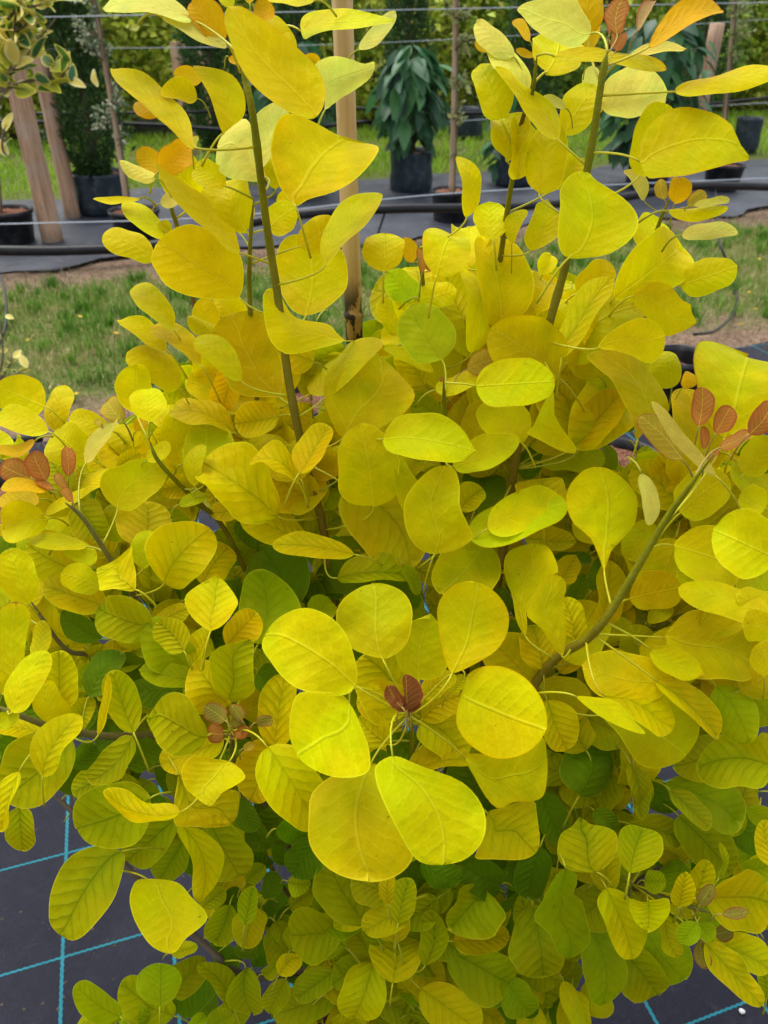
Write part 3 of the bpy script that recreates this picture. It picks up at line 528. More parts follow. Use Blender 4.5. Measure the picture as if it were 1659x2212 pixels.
# ------------------------------------------------------------------ the golden smoke bush
# base-x base-y tip-x tip-y width layer type[+flags]; eight survey sheets of 1659 x 1106, two sheet units to a picture unit
SURVEY = {
(0, 0): """
800 45 452 2 92 1 p|962 160 832 8 112 1 o|715 72 968 192 62 1 p|1385 512 985 38 320 -1 yn|1270 215 1100 82 110 2 y|1312 172 1700 80 105 1 y|1345 -2 1160 -14 60 1 y|1130 95 1140 2 80 2 o
828 632 478 288 150 0 y|870 345 757 316 75 2 o|1015 560 850 272 185 1 y|845 420 703 388 85 1 y|690 480 580 452 64 1 o|1402 460 1618 272 150 1 pc|1118 720 1218 455 110 1 p|1108 705 918 650 262 2 pv|1290 852 1425 528 440 0 y|1040 1062 680 705 190 0 y
690 745 608 652 86 2 o|700 722 810 622 122 2 o|665 776 523 704 56 1 p|860 830 735 680 165 3 y|962 795 840 722 102 2 y|1042 962 955 768 185 2 y|1160 992 1272 900 120 2 y|597 868 413 868 26 1 y|713 1018 538 875 76 1 y|658 1112 457 1012 112 1 y
1000 1290 672 1040 318 0 yv|1300 1062 1442 955 132 2 y|1398 1132 1645 828 160 0 y|1330 1372 1352 1022 300 2 y|1660 1150 1665 1000 155 0 y|1200 870 1290 828 70 3 y|1180 780 1170 640 90 2 y|1020 1000 920 870 120 3 g|740 990 690 960 40 1 y
1560 210 1700 60 60 3 p|1300 260 1385 275 50 2 o|990 250 1030 270 36 2 o|1005 20 950 -40 60 1 y|1080 10 1090 -60 60 2 o|830 640 850 590 30 1 p|700 880 800 840 60 2 p""",
(829.5, 0): """
882 140 578 40 205 0 p|890 95 880 -60 150 1 o|1005 150 1032 -12 98 0 r|975 150 963 28 32 1 r|1000 222 1046 140 42 0 r|985 212 992 138 26 1 r|1090 122 1172 -12 45 0 rp|1165 157 1458 12 96 0 oR|556 232 408 96 86 1 p|470 216 397 180 46 2 o|628 166 564 84 46 2 o|708 297 762 158 200 1 y
645 242 574 214 30 2 o|880 212 912 95 66 2 o|768 222 1216 272 66 0 yR|1058 247 1288 208 44 1 p|950 458 1208 398 170 2 p|880 400 905 292 70 3 p|1280 386 1725 300 78 0 y|1120 755 1568 640 285 -1 y|1108 742 1205 455 170 1 y|500 490 418 276 138 1 y|622 376 470 194 100 1 p|742 602 488 285 128 0 y
530 652 522 488 150 1 y|590 757 592 508 112 1 y|670 816 722 518 150 1 yv|750 802 852 688 112 2 y|786 556 922 368 132 2 y|780 462 690 420 42 1 p|792 1104 892 734 308 -2 y|385 912 346 672 76 0 y|470 1022 460 878 130 1 y|545 1042 604 908 62 1 y|640 1062 702 874 122 1 y
1130 852 1054 734 56 1 po|1205 866 1190 774 60 1 ro|1262 872 1286 768 88 0 o|1310 892 1392 828 64 1 ro|1345 888 1487 866 34 0 po|1238 922 1472 908 50 0 y|1298 1006 1518 992 62 0 p|1120 1062 1190 948 134 2 y|1050 1252 1325 1045 215 1 y|1290 1226 1510 1150 130 1 y|240 1150 310 994 190 0 y|120 1130 92 1030 58 1 o
360 1120 362 966 150 2 y|532 1380 450 1018 200 1 y|168 1180 152 1068 44 0 r|190 1170 200 1090 36 1 r|1120 1310 1180 1180 100 3 y|900 480 940 420 60 2 y""",
(0, 553): """
747 282 582 124 96 1 y|710 396 524 284 82 1 y|770 552 566 418 128 1 y|860 442 664 298 86 1 yd|920 332 815 272 60 1 yc|900 335 880 188 102 2 yd|1050 292 938 180 122 3 y|1198 612 985 252 290 1 yd|1440 395 1145 160 165 0 yc|1040 517 858 350 100 0 yg|1400 585 1625 360 100 0 yg|1485 768 1632 420 360 0 yd
1090 642 818 540 150 2 ydc|600 672 592 478 138 0 y|640 702 642 572 138 -1 yl|520 706 448 614 108 0 ro|460 742 300 690 88 1 y|190 650 2 568 158 1 y|230 742 266 558 102 2 y|195 746 -6 690 100 0 yl|372 862 238 738 165 1 y|150 812 -12 842 46 0 o|200 972 138 842 106 0 r|300 952 290 818 66 0 r|290 1002 238 938 44 -1 r|312 1062 268 1000 40 -1 r|232 1006 150 968 36 0 r|190 1002 8 994 54 0 oR|130 962 -4 900 112 1 r
375 882 496 704 56 0 po|530 1112 655 878 250 0 yl|652 862 468 758 112 2 yg|790 902 762 676 132 2 yg|870 962 892 704 182 1 yg|1000 722 744 648 98 1 Yc|985 790 840 660 90 2 Y|1190 695 1024 722 142 1 Y|720 742 740 598 140 3 y|1195 1078 888 862 215 0 Ycx|1290 932 1230 800 215 1 Y|1300 925 1412 738 110 -1 Yc|1290 925 1096 850 95 -1 Yc
1352 1062 1126 895 185 1 Y|1292 882 1155 768 150 2 Y|1610 1082 1560 757 230 0 yg|1240 640 1205 575 40 1 y|1340 592 1308 430 90 3 y|1350 592 1476 438 110 3 y|1210 742 1332 650 100 2 Y|1110 872 978 812 72 2 Y|830 982 864 820 72 0 yg|510 912 602 858 72 1 Y|1050 1092 902 1008 130 2 Y|1060 1062 914 1112 80 1 Y|835 1012 708 1010 92 2 Y|770 962 740 850 72 2 Y|350 1012 472 928 60 1 y|200 1108 385 1004 40 0 y|640 882 727 812 60 0 yl|780 1072 892 1038 46 0 g|160 1052 -2 1064 72 1 yo|330 1092 168 1008 112 2 y|520 930 370 850 90 2 Y|180 1134 0 1174 148 0 yl
590 752 610 700 50 1 o|440 725 408 715 30 0 ro|640 760 590 735 46 2 y|1290 950 1360 860 90 3 Yg|1450 950 1420 860 90 3 g|1480 990 1420 920 80 3 G|1160 600 1090 560 70 3 Y|90 860 40 790 120 2 y|0 860 -60 760 120 2 y""",
(829.5, 553): """
240 434 118 222 200 0 gv|355 492 503 438 104 0 ro|235 578 437 494 74 0 yR|250 552 248 520 20 0 r|412 557 724 538 180 -1 yl|2 765 352 812 178 -1 yl|8 392 202 492 52 1 yg|180 602 8 460 132 2 g|430 392 390 48 122 1 y|742 512 478 318 250 0 yd|770 442 984 98 150 0 Y|790 432 1082 200 205 1 yv|1090 200 1348 302 205 1 y|930 402 1205 330 175 0 y|1098 782 950 405 235 0 y|1250 547 1202 408 112 2 y|830 802 1015 588 150 1 Y
585 792 478 600 180 0 y|720 590 828 852 150 0 y|310 902 568 788 122 0 yl|800 542 932 468 100 2 y|1330 962 1335 578 225 2 yd|1520 702 1605 385 400 1 yR|1290 882 1098 688 122 0 ro|1416 936 1168 646 50 -1 po|1360 737 1376 563 102 0 r|1435 767 1502 646 98 0 r|1385 836 1380 732 42 0 r|1450 824 1592 752 60 -1 r|1585 772 1690 628 118 -1 r|1400 882 1448 836 30 0 r|1120 950 1152 1152 66 -1 p|940 1290 972 920 285 0 y|700 1132 690 944 200 1 Y|470 1162 768 1058 150 0 yl|45 872 232 1132 170 0 yg|330 1092 422 1008 102 1 Y|60 970 160 880 90 2 y|400 1062 432 928 172 3 G
600 950 690 810 90 3 G|690 882 942 872 112 2 yg|735 960 955 900 120 3 g|1530 892 1645 1072 110 2 yg|1560 932 1655 780 122 2 y|1200 1012 1252 848 122 2 Y|1290 1102 1474 958 172 1 y|130 184 26 78 112 1 gv|160 182 304 148 102 1 y|330 312 64 198 152 2 y|60 332 -10 195 100 2 y|240 562 250 368 155 2 yd|40 400 40 300 90 3 y|400 430 310 330 100 3 y|390 300 340 200 70 2 y|290 742 412 608 122 2 y|350 872 452 638 142 1 yd|240 700 130 610 100 2 g|850 152 984 38 122 2 yd|600 232 704 78 122 2 y|730 330 785 190 80 2 y|690 70 720 -10 70 2 y
960 640 900 520 110 3 y|880 740 960 690 90 3 yg|760 760 800 620 100 3 yd|1300 560 1330 500 60 2 o|30 1090 -20 900 110 2 y|1170 1000 1130 830 90 3 g|990 930 960 820 60 3 g|1480 880 1560 700 160 3 yd|1640 1090 1540 1040 110 1 yg|540 320 600 150 130 3 y""",
(0, 1106): """
330 252 122 140 200 1 Y|360 140 134 108 62 0 yg|280 160 412 205 82 0 yg|110 388 30 174 150 0 y|110 402 172 246 100 2 Y|440 392 186 306 132 1 Y|422 322 268 268 106 0 yg|576 328 470 212 165 -1 Yl|612 236 642 86 92 0 yg|610 142 635 -40 212 1 Y|710 302 892 82 232 -1 Y|700 0 835 110 100 2 g|480 172 345 18 132 2 Y|1330 132 1060 12 132 1 Y|1515 175 1195 136 92 0 Y|1030 40 1150 140 110 3 G|1250 402 1130 158 252 2 G|1130 562 1140 270 240 1 g
880 322 1022 186 162 3 G|910 512 945 274 218 -1 Yl|628 500 415 418 172 0 Yg|430 542 274 438 102 1 G|290 562 126 386 172 2 Y|665 482 812 416 70 1 Y|790 594 688 478 122 -1 GR2|812 674 645 486 170 0 g|990 572 1106 438 122 0 Yc|828 658 902 494 62 0 Yc|985 832 1052 570 200 -1 Yg|972 852 836 678 172 0 Yl|1535 722 1126 528 345 -2 ylw|1642 622 1622 298 318 -1 ygw|1360 450 1420 372 110 2 g|1180 1002 1224 712 150 0 Y|1560 892 1275 1090 340 -2 ylw|842 722 616 680 92 0 g|780 772 566 776 112 1 G|660 712 515 640 110 2 G|380 782 512 608 112 1 G
560 942 478 698 132 0 Yg|430 952 472 714 34 -1 Y|886 946 618 885 255 -1 Yg|950 982 700 1075 132 0 Y|975 902 884 838 92 -1 rg|1045 902 998 832 62 -1 rg|966 962 888 958 88 -1 r|1105 912 1180 895 56 -1 rg|1010 980 1075 930 50 -1 r|1000 925 1040 890 46 -1 rg|1040 950 1020 975 34 -1 r|1050 1025 1100 1000 40 -1 ro|60 697 72 402 152 -1 yR|55 850 192 612 122 -1 y|250 842 252 612 152 0 Y|170 632 192 476 72 1 y|270 902 200 742 122 0 y|310 932 382 816 102 1 Y|165 1130 312 888 132 -1 Y|290 988 20 1228 240 0 Yg|-20 920 72 880 66 -1 yl|200 962 -4 930 92 2 Y
562 982 390 1160 112 0 Yg|560 1100 682 1008 122 1 G|320 1100 408 1004 100 1 G|1180 1028 1380 1348 220 -1 Yl|1200 1008 1080 1228 200 0 Y|930 1050 1065 1062 56 2 G|350 640 452 590 70 2 Yg|500 662 634 566 92 2 g|440 640 562 566 80 2 Y|0 780 78 690 80 2 y|310 590 362 512 60 2 Y|340 760 402 660 70 2 g|1330 340 1482 350 76 3 G|1210 440 1312 402 46 2 y|1110 690 1212 752 110 2 G|780 560 862 486 80 3 G|630 262 752 382 142 3 G|1330 100 1462 20 110 3 Yg|1520 -92 1782 218 280 1 Y|1470 258 1762 252 104 1 Yg
1740 868 1575 630 240 2 Yw|1745 880 1560 780 170 2 Yw|1650 990 1540 880 150 2 Yw|960 560 870 620 120 3 G|720 640 640 570 110 3 G|560 840 640 760 120 3 g|770 900 690 830 120 3 G|1100 1010 1010 1090 130 3 G|300 770 390 700 110 3 g|430 260 540 380 120 3 G|980 420 1070 330 130 3 G|1380 430 1330 300 130 3 G|560 1010 430 930 130 3 G""",
(829.5, 1106): """
232 172 250 -190 265 -1 yg|382 92 772 -38 160 0 yg|620 112 818 128 92 2 Y|440 118 268 335 240 0 yg|292 692 405 298 275 -2 ylw|600 532 652 134 215 0 y|770 622 690 272 135 -1 yg|830 542 780 376 102 0 Yx|690 662 645 488 152 1 Y|330 800 694 905 370 -2 ylw|640 732 465 556 192 1 yv|760 302 824 196 92 1 Y|800 410 862 276 70 2 G|740 190 892 206 50 2 G|950 482 982 226 110 1 Y|1070 372 1276 328 152 1 y|1290 152 1564 252 232 1 y|1690 190 1442 75 250 -3 yl|1640 442 1286 336 122 0 y|1740 400 1532 360 110 0 yg|1700 500 1546 490 122 -1 yl
1248 542 1634 645 268 1 yd|1160 602 1356 692 108 0 yl|1232 722 882 660 190 0 y|950 795 1254 915 165 -1 Yl|838 800 1148 962 84 -2 yg|1000 832 1270 1112 290 0 yg|1215 738 1458 962 100 0 Y|715 828 795 1022 142 1 Y|690 742 872 862 152 2 yd|760 682 892 584 82 2 Y|1440 762 1572 982 162 1 g|1520 732 1668 905 162 2 g|1660 1095 1366 1110 212 0 Yg|860 1208 925 998 196 1 G|710 1120 802 1016 100 2 G|945 1025 1020 910 92 2 G|1082 1108 1104 1318 76 0 Yg|150 712 195 474 200 0 ygw|105 862 100 700 80 -3 rkc|75 850 15 752 78 -3 rkc|82 860 145 795 76 -3 rkc|90 865 62 790 60 -3 rkc|110 850 128 730 50 -2 rkc|165 790 300 705 90 1 Yl|175 890 330 795 130 2 Yw|180 902 345 1052 182 2 Yw|285 780 342 708 52 1 Yl|100 1110 370 1050 110 2 Y
360 1110 712 1072 305 0 yw|415 1270 668 1450 262 0 Y|960 560 1062 480 80 2 yg|1150 470 1244 402 72 2 y|1640 700 1664 560 90 1 y|870 740 890 600 70 2 Yg|1120 290 1045 150 80 2 y|900 330 960 200 80 2 G|540 420 480 330 90 3 G|580 600 540 470 110 3 G|900 940 960 1040 130 3 G|860 690 960 560 110 3 yg|1360 700 1480 780 120 3 G|1300 240 1420 330 120 3 yg|1460 640 1600 720 110 2 yd|60 300 130 420 90 2 G|130 240 240 300 80 2 Yg|90 230 150 350 50 1 gc|1040 700 950 610 110 2 yd|640 900 560 1060 150 3 Y|1480 1000 1600 920 110 3 g|1620 1060 1660 960 90 1 yg""",
(0, 1659): """
60 30 -12 268 72 -1 Yc|80 182 96 357 116 1 Yg|480 8 324 104 112 1 Yg|640 132 350 250 250 -1 Yg|756 204 458 120 92 -2 Yc|740 232 545 402 152 1 Yg|530 376 248 722 285 -1 GR2|960 -38 892 157 262 -2 yl|800 45 995 255 235 -1 Yx|818 256 892 558 122 -1 Y|782 330 688 482 132 1 Yg|715 476 728 792 312 -2 yl|900 240 1022 462 212 1 Yg|1040 140 1100 270 90 2 G|1080 240 1160 350 90 2 G|1200 252 1335 300 102 2 G|1362 320 1260 464 142 1 G|1390 370 1320 505 110 2 G|1600 -15 1590 450 400 -1 ygw|1572 662 1416 402 182 1 Yg|1700 540 1528 480 132 1 Yg
1486 700 1252 742 232 0 Yg|1600 802 1446 832 132 1 Yg|1760 590 1580 700 122 0 Y|990 600 928 755 116 1 Yg|1100 600 1062 765 122 1 Y|1060 672 1092 518 76 0 Yg|1150 560 1190 452 80 2 G|1150 640 1185 572 55 2 G|1245 500 1336 505 72 1 Yg|1255 600 1355 540 82 2 Yg|1190 670 1255 782 74 1 Yg|1065 490 1140 425 72 2 Yg|1210 890 1296 820 80 0 Y|1135 900 1200 850 54 0 Yg|885 590 970 525 72 2 Yg|965 580 1030 525 62 2 G|915 760 1040 820 82 2 G|1040 740 1095 815 76 2 G|1205 670 1260 605 60 3 G|1100 850 1195 760 90 3 G|1185 820 1228 755 46 2 Yg|745 800 850 770 56 2 Y
1432 882 1285 992 112 0 Yg|1440 962 1192 1062 152 1 Yg|1612 852 1438 935 112 0 Yg|1600 872 1520 1088 172 -1 Y|1230 922 1165 1055 92 0 Yg|1060 882 1092 1062 132 1 Yg|690 1018 690 848 168 1 g|512 1072 334 945 122 1 g|740 1082 535 945 172 2 Yg|735 990 868 840 132 2 Yg|1002 1022 868 856 92 1 Yg|340 1110 512 1080 60 1 Yg|520 1106 640 1045 90 2 g|960 1110 1072 1016 112 1 Yg|820 1130 880 1066 60 0 g|910 1130 1000 1066 90 0 g|1440 1130 1592 1060 90 0 Y|1040 100 1130 20 110 3 G|1150 440 1060 320 120 3 G|1420 330 1290 240 120 3 G|1480 560 1380 620 130 3 G|1340 820 1440 740 120 3 G|1010 900 930 830 100 3 G|1350 900 1250 830 100 3 G|700 250 640 120 120 3 G|860 500 960 420 110 3 Yg|1290 1080 1200 1000 120 3 G|820 990 930 1050 110 3 G""",
(829.5, 1659): """
152 -40 190 418 460 -3 ylw|680 110 765 315 122 1 G|680 290 760 400 90 2 G|790 10 985 100 100 2 G|985 40 888 195 150 1 Yg|915 190 1000 265 80 0 G|900 442 855 203 250 -1 GR2|672 360 622 565 132 0 G|325 400 442 425 56 2 G|170 410 325 485 112 1 G|512 520 335 425 152 1 G|70 400 205 560 120 2 G|442 540 298 695 192 0 Yg|272 510 136 622 122 1 Yg|60 662 104 484 112 0 Yg|15 585 20 462 60 0 Y|642 560 486 685 152 2 G|180 842 202 626 106 0 Yg|220 772 272 606 82 1 Yg|315 746 532 718 122 0 Y|295 816 548 955 220 0 Yg|40 742 42 606 132 0 Y
110 1002 202 826 152 1 Y|300 960 505 1112 172 1 Y|168 962 395 1125 172 -1 Yl|800 438 802 828 228 -2 g|650 620 692 908 202 -1 Yg|905 690 962 1012 166 0 g|1040 810 1185 995 172 1 Yg|1110 690 1300 914 222 1 g|968 536 1072 814 140 -2 Yl|960 532 970 336 112 -1 Y|1070 436 1122 260 172 -2 Yg|1125 490 1212 490 88 -1 Yg|1140 560 1140 677 152 -2 Y|1212 640 1262 808 82 -2 Yc|1010 500 1085 605 76 1 Yg|1090 240 1302 312 112 1 Yg|1250 100 1405 252 82 0 Yg|1080 0 1112 212 76 0 Yg|1130 60 1250 180 110 2 G|1260 60 1565 232 182 1 g
1300 230 1505 462 172 1 Yg|1490 200 1659 360 130 2 G|1580 180 1680 240 80 1 g|1320 576 1392 413 102 -1 Y|1275 600 1302 463 86 -2 Y|1430 580 1670 590 240 -1 Y|1540 450 1665 420 110 0 Yg|1690 422 1638 232 92 -2 Y|1460 472 1462 332 28 -2 Yg|1365 596 1422 503 72 -2 rg|1460 632 1577 620 56 -3 rg|1350 670 1288 752 92 -2 g|1365 680 1420 742 66 -2 g|1370 740 1396 872 76 -2 rg|1425 720 1510 690 82 -1 rg|1400 770 1624 1018 112 -2 Y|1440 740 1668 852 132 0 Y|1660 1000 1640 865 80 0 Yg|665 905 722 1032 62 1 yg|780 930 850 1120 72 0 yg|880 930 970 1070 110 1 yg|730 1010 815 1110 100 1 G
520 950 630 1110 130 1 G|540 930 642 1062 132 0 g|720 450 792 420 40 2 G|830 530 880 475 60 2 G|1000 310 1045 190 70 2 G|1035 310 1088 245 62 2 G|40 900 62 718 200 0 Y|-20 760 -60 640 100 1 Yg|210 950 270 865 60 2 G|460 560 400 430 130 3 G|640 520 560 400 130 3 G|900 660 830 570 120 3 G|1180 680 1080 600 120 3 Yg|1240 420 1180 330 100 3 G|1040 120 970 20 110 3 G|560 880 470 790 120 3 G|760 980 690 890 110 3 G|1400 560 1490 470 110 3 Yg|1380 640 1290 580 110 3 G|1580 700 1490 640 110 2 Yg"""}

# measured outlines of the leaves that show largest: sheet, base of the leaf in SURVEY, then points round its edge
OUTLINES = {
((0, 0), (1385, 512)): "985 45 1040 25 1110 70 1180 130 1290 215 1360 290 1400 400 1395 470 1370 510 1320 515 1230 485 1130 420 1060 330 1000 200 968 110",
((0, 0), (1290, 852)): "1170 640 1185 580 1230 540 1320 523 1400 530 1470 555 1530 590 1590 605 1625 640 1630 690 1600 740 1530 790 1440 830 1340 840 1288 852 1230 810 1190 740 1172 690",
((0, 0), (828, 632)): "472 300 490 285 540 290 620 320 690 370 750 430 800 490 825 550 830 600 835 632 790 610 740 570 680 530 620 470 560 420 500 360",
((0, 0), (1040, 1062)): "680 705 720 740 790 790 880 850 920 910 960 960 1010 990 1035 1050 1040 1090 980 1080 900 1000 830 950 780 900 740 850 710 790",
((0, 0), (1000, 1290)): "660 1090 680 1040 730 1000 800 975 860 980 930 1010 1000 1060 1045 1120 1055 1200 1040 1270 1000 1295 900 1295 800 1280 720 1240 680 1180 655 1130",
((0, 0), (1402, 460)): "1360 290 1440 262 1530 265 1570 275 1615 265 1620 290 1590 350 1530 400 1450 440 1405 470 1405 400 1380 340",
((0, 0), (1312, 172)): "1290 110 1310 70 1370 48 1500 45 1620 60 1700 82 1640 105 1540 125 1420 145 1350 165 1315 175",
((0, 0), (1015, 560)): "840 272 900 285 960 310 1010 345 1050 410 1062 470 1050 510 1000 540 965 562 930 510 900 430 870 360",
((0, 0), (1108, 705)): "918 680 925 610 960 560 1010 520 1060 508 1090 560 1105 650 1130 740 1100 775 1040 780 980 760 935 725",
((0, 0), (1330, 1372)): "1190 1110 1215 1050 1270 1025 1340 1030 1400 1040 1480 1080 1505 1160 1495 1240 1440 1310 1380 1355 1320 1372 1260 1340 1215 1260 1195 1180",
((0, 0), (1398, 1132)): "1385 1060 1400 1010 1440 930 1490 880 1560 840 1630 822 1652 840 1640 900 1600 960 1550 1020 1480 1080 1410 1135 1385 1100",
((829.5, 0), (1120, 755)): "1100 690 1100 620 1130 550 1200 490 1290 460 1370 470 1450 500 1510 550 1530 610 1575 680 1500 705 1400 735 1300 765 1190 770 1135 765",
((829.5, 0), (792, 1104)): "745 900 750 830 790 770 840 735 890 735 920 770 970 810 1030 870 1065 940 1070 1000 1040 1060 970 1100 900 1106 800 1100 750 1050 735 980",
((829.5, 0), (882, 140)): "578 35 640 0 800 -10 860 60 895 115 880 165 830 205 770 200 700 180 640 130 600 70",
((829.5, 0), (742, 602)): "480 290 540 300 600 360 680 420 740 470 765 530 760 590 730 602 670 570 610 490 570 420 520 350",
((0, 553), (1198, 612)): "910 360 940 290 1000 250 1080 230 1140 240 1160 300 1190 370 1215 450 1225 540 1205 605 1150 610 1060 600 1000 570 975 520 930 450",
((0, 553), (1440, 395)): "1137 180 1160 155 1200 160 1240 200 1290 250 1380 270 1430 290 1460 340 1490 375 1440 395 1350 405 1290 410 1240 400 1190 350 1155 260",
((0, 553), (1485, 768)): "1410 590 1480 520 1580 430 1625 400 1680 440 1740 520 1790 610 1760 680 1680 730 1580 765 1490 772 1440 720 1405 640",
((0, 553), (530, 1112)): "435 990 460 930 530 905 570 885 640 875 700 890 728 930 700 1000 640 1050 590 1090 535 1100 470 1060",
((829.5, 553), (1098, 782)): "885 430 960 403 1050 415 1130 470 1190 540 1230 620 1235 690 1200 700 1140 750 1100 790 1080 740 1040 640 980 540 920 490",
((829.5, 553), (720, 590)): "610 760 650 730 720 590 735 620 745 700 790 780 828 830 820 855 760 840 680 800",
((829.5, 553), (770, 442)): "740 345 790 250 840 160 900 100 990 95 985 160 950 220 890 310 830 390 775 440 745 390",
((829.5, 553), (930, 402)): "925 400 960 345 1040 290 1120 270 1180 300 1210 350 1205 410 1170 455 1130 460 1080 430 1000 410",
((829.5, 553), (1090, 200)): "1075 190 1110 130 1170 115 1240 130 1290 190 1325 210 1330 250 1350 285 1300 320 1215 348 1170 300 1110 240",
((829.5, 553), (940, 1290)): "810 1050 815 980 860 925 940 918 1010 950 1080 1000 1120 1060 1110 1150 1050 1210 980 1270 940 1350 920 1300 890 1210 840 1160",
((829.5, 553), (45, 872)): "40 860 80 870 120 950 180 1010 245 1090 240 1120 150 1130 90 1100 45 1000",
((0, 1106), (1535, 722)): "1120 580 1130 520 1180 460 1250 425 1330 415 1410 440 1470 490 1510 560 1535 680 1520 750 1480 785 1400 790 1300 765 1220 710 1170 650",
((0, 1106), (1560, 892)): "1250 900 1260 840 1290 780 1380 775 1480 790 1530 850 1570 950 1595 1020 1595 1100 1560 1140 1490 1150 1400 1130 1310 1080 1265 1010 1250 950",
((0, 1106), (1642, 622)): "1458 470 1475 410 1510 350 1570 305 1640 300 1710 325 1760 370 1785 450 1770 540 1730 590 1660 622 1590 615 1520 590 1470 540",
((0, 1106), (576, 328)): "415 240 470 220 540 190 585 150 580 230 578 330 500 335 445 345 425 300",
((0, 1106), (910, 512)): "806 390 840 330 900 290 945 275 990 320 1030 390 1025 430 980 480 915 510 860 480 820 440",
((0, 1106), (886, 946)): "615 900 650 860 700 800 760 775 820 800 850 860 880 940 870 1000 830 1045 770 1052 710 1010 670 960",
((0, 1106), (985, 832)): "910 620 950 580 1020 568 1085 565 1095 640 1105 720 1100 770 1050 815 990 830 930 780 915 700",
((829.5, 1106), (292, 692)): "228 430 245 370 300 315 370 298 440 320 500 370 535 440 530 520 490 590 420 640 340 680 290 690 265 640 245 560 235 500",
((829.5, 1106), (330, 800)): "308 900 315 840 340 760 345 715 390 675 460 660 540 675 620 730 680 810 700 900 680 970 620 1030 540 1060 450 1055 370 1010 325 950",
((829.5, 1106), (600, 532)): "525 230 540 170 600 140 670 135 720 170 755 240 750 270 700 290 650 350 615 420 620 480 605 532 570 470 550 360 530 300",
((829.5, 1106), (770, 622)): "610 440 630 390 680 310 720 270 770 275 795 310 790 350 770 390 775 480 785 560 775 622 720 560 670 500 630 470",
((829.5, 1106), (1000, 832)): "950 890 1010 960 1050 1030 1090 1090 1180 1106 1280 1070 1340 1000 1355 930 1330 860 1290 800 1220 760 1150 770 1050 800 980 850",
((829.5, 1106), (950, 795)): "950 800 1020 770 1090 755 1160 780 1220 830 1255 900 1240 950 1180 972 1120 930 1040 860",
((829.5, 1106), (838, 800)): "835 797 920 800 1000 830 1070 890 1130 955 1060 945 980 910 900 860",
((829.5, 1106), (1248, 542)): "1235 560 1260 490 1310 430 1400 425 1500 450 1560 490 1620 560 1650 640 1610 710 1540 732 1420 720 1320 720 1260 690 1235 620",
((829.5, 1106), (360, 1110)): "360 1060 480 1035 600 1010 690 975 712 1060 708 1150 690 1220 640 1245 560 1250 490 1275 440 1230 400 1160",
((829.5, 1106), (415, 1270)): "400 1490 430 1400 440 1300 520 1275 640 1245 660 1300 670 1400 650 1470 590 1500 480 1500",
((829.5, 1106), (232, 172)): "85 30 90 -60 150 -140 230 -195 300 -190 325 -120 320 -30 350 40 380 110 320 160 230 185 160 165 110 110",
((829.5, 1659), (152, -40)): "-40 -10 10 -50 60 -55 140 -20 230 15 320 50 390 110 430 180 435 250 410 330 350 390 280 412 200 415 140 390 90 320 40 230 -5 140 -35 60",
((829.5, 1659), (800, 438)): "650 650 690 580 730 480 770 440 820 450 830 500 820 550 860 580 875 660 888 740 860 790 800 825 750 800 710 710",
((829.5, 1659), (900, 442)): "750 370 765 290 810 250 850 203 890 235 960 260 1003 300 1000 370 960 420 900 440 810 438 765 415",
((0, 1659), (715, 476)): "565 560 580 490 620 470 715 476 780 500 830 560 880 610 900 650 870 690 800 740 760 785 715 793 650 760 600 690 575 630",
((0, 1659), (530, 376)): "210 640 225 530 270 430 340 360 420 330 500 345 535 380 530 460 500 560 450 640 380 710 310 742 250 720 215 680",
((0, 1659), (800, 45)): "762 60 790 30 900 100 1025 90 1030 180 1000 240 930 260 840 250 762 230",
((0, 1659), (960, -38)): "790 10 840 -45 920 -40 1000 -30 1065 45 1020 90 960 110 905 157 840 120 800 80",
((0, 1659), (1486, 700)): "1250 700 1260 630 1310 595 1365 610 1385 620 1410 595 1460 590 1485 640 1490 700 1450 770 1400 830 1340 845 1280 800",
}
def outline_profile(poly, b, t, n):
    """half widths to either side of the midrib at n+1 stations, from an edge walked round the leaf"""
    P = np.array(poly, dtype=float).reshape(-1, 2); m = len(P); Q = []
    for i in range(m):
        p0, p1, p2, p3 = P[i - 1], P[i], P[(i + 1) % m], P[(i + 2) % m]
        for k in range(8):
            u = k / 8; Q.append(.5 * (2 * p1 + (p2 - p0) * u + (2 * p0 - 5 * p1 + 4 * p2 - p3) * u * u + (3 * p1 - p0 - 3 * p2 + p3) * u ** 3))
    Q = np.array(Q); b, t = np.array(b), np.array(t); e = (t - b) / np.linalg.norm(t - b); pp = np.array((-e[1], e[0]))
    S, X = (Q - b) @ e, (Q - b) @ pp; s0, s1 = S.min(), S.max()
    st = s0 + (s1 - s0) * (1 - np.cos(np.linspace(0, math.pi, n + 1))) / 2; lo, hi = np.zeros(n + 1), np.zeros(n + 1)
    for i, s in enumerate(st):
        s = min(max(s, s0 + 1e-3), s1 - 1e-3); xs = []
        for k in range(len(Q)):
            a, c = S[k - 1], S[k]
            if (a <= s) != (c <= s): xs.append(X[k - 1] + (X[k] - X[k - 1]) * (s - a) / (c - a))
        lo[i], hi[i] = (min(xs), max(xs)) if xs else (0, 0)
    lo[0] = hi[0] = (lo[1] + hi[1]) / 2 * .5 + X[S.argmin()] * .5; lo[-1] = hi[-1] = X[S.argmax()]
    return b + e * s0, b + e * s1, lo, hi
DEPTH_Y = [-100, 300, 600, 900, 1200, 1500, 1800, 2212]
DEPTH_X = [0, 415, 830, 1245, 1659]
DEPTH = np.array([[.74, .68, .72, .70, .68], [.80, .72, .76, .74, .70], [.90, .82, .84, .82, .76], [.90, .89, .86, .84, .74], [.86, .90, .86, .82, .74], [.82, .85, .76, .81, .77], [.90, .88, .74, .89, .87], [1.0, 1.05, 1.05, 1.0, .96]])
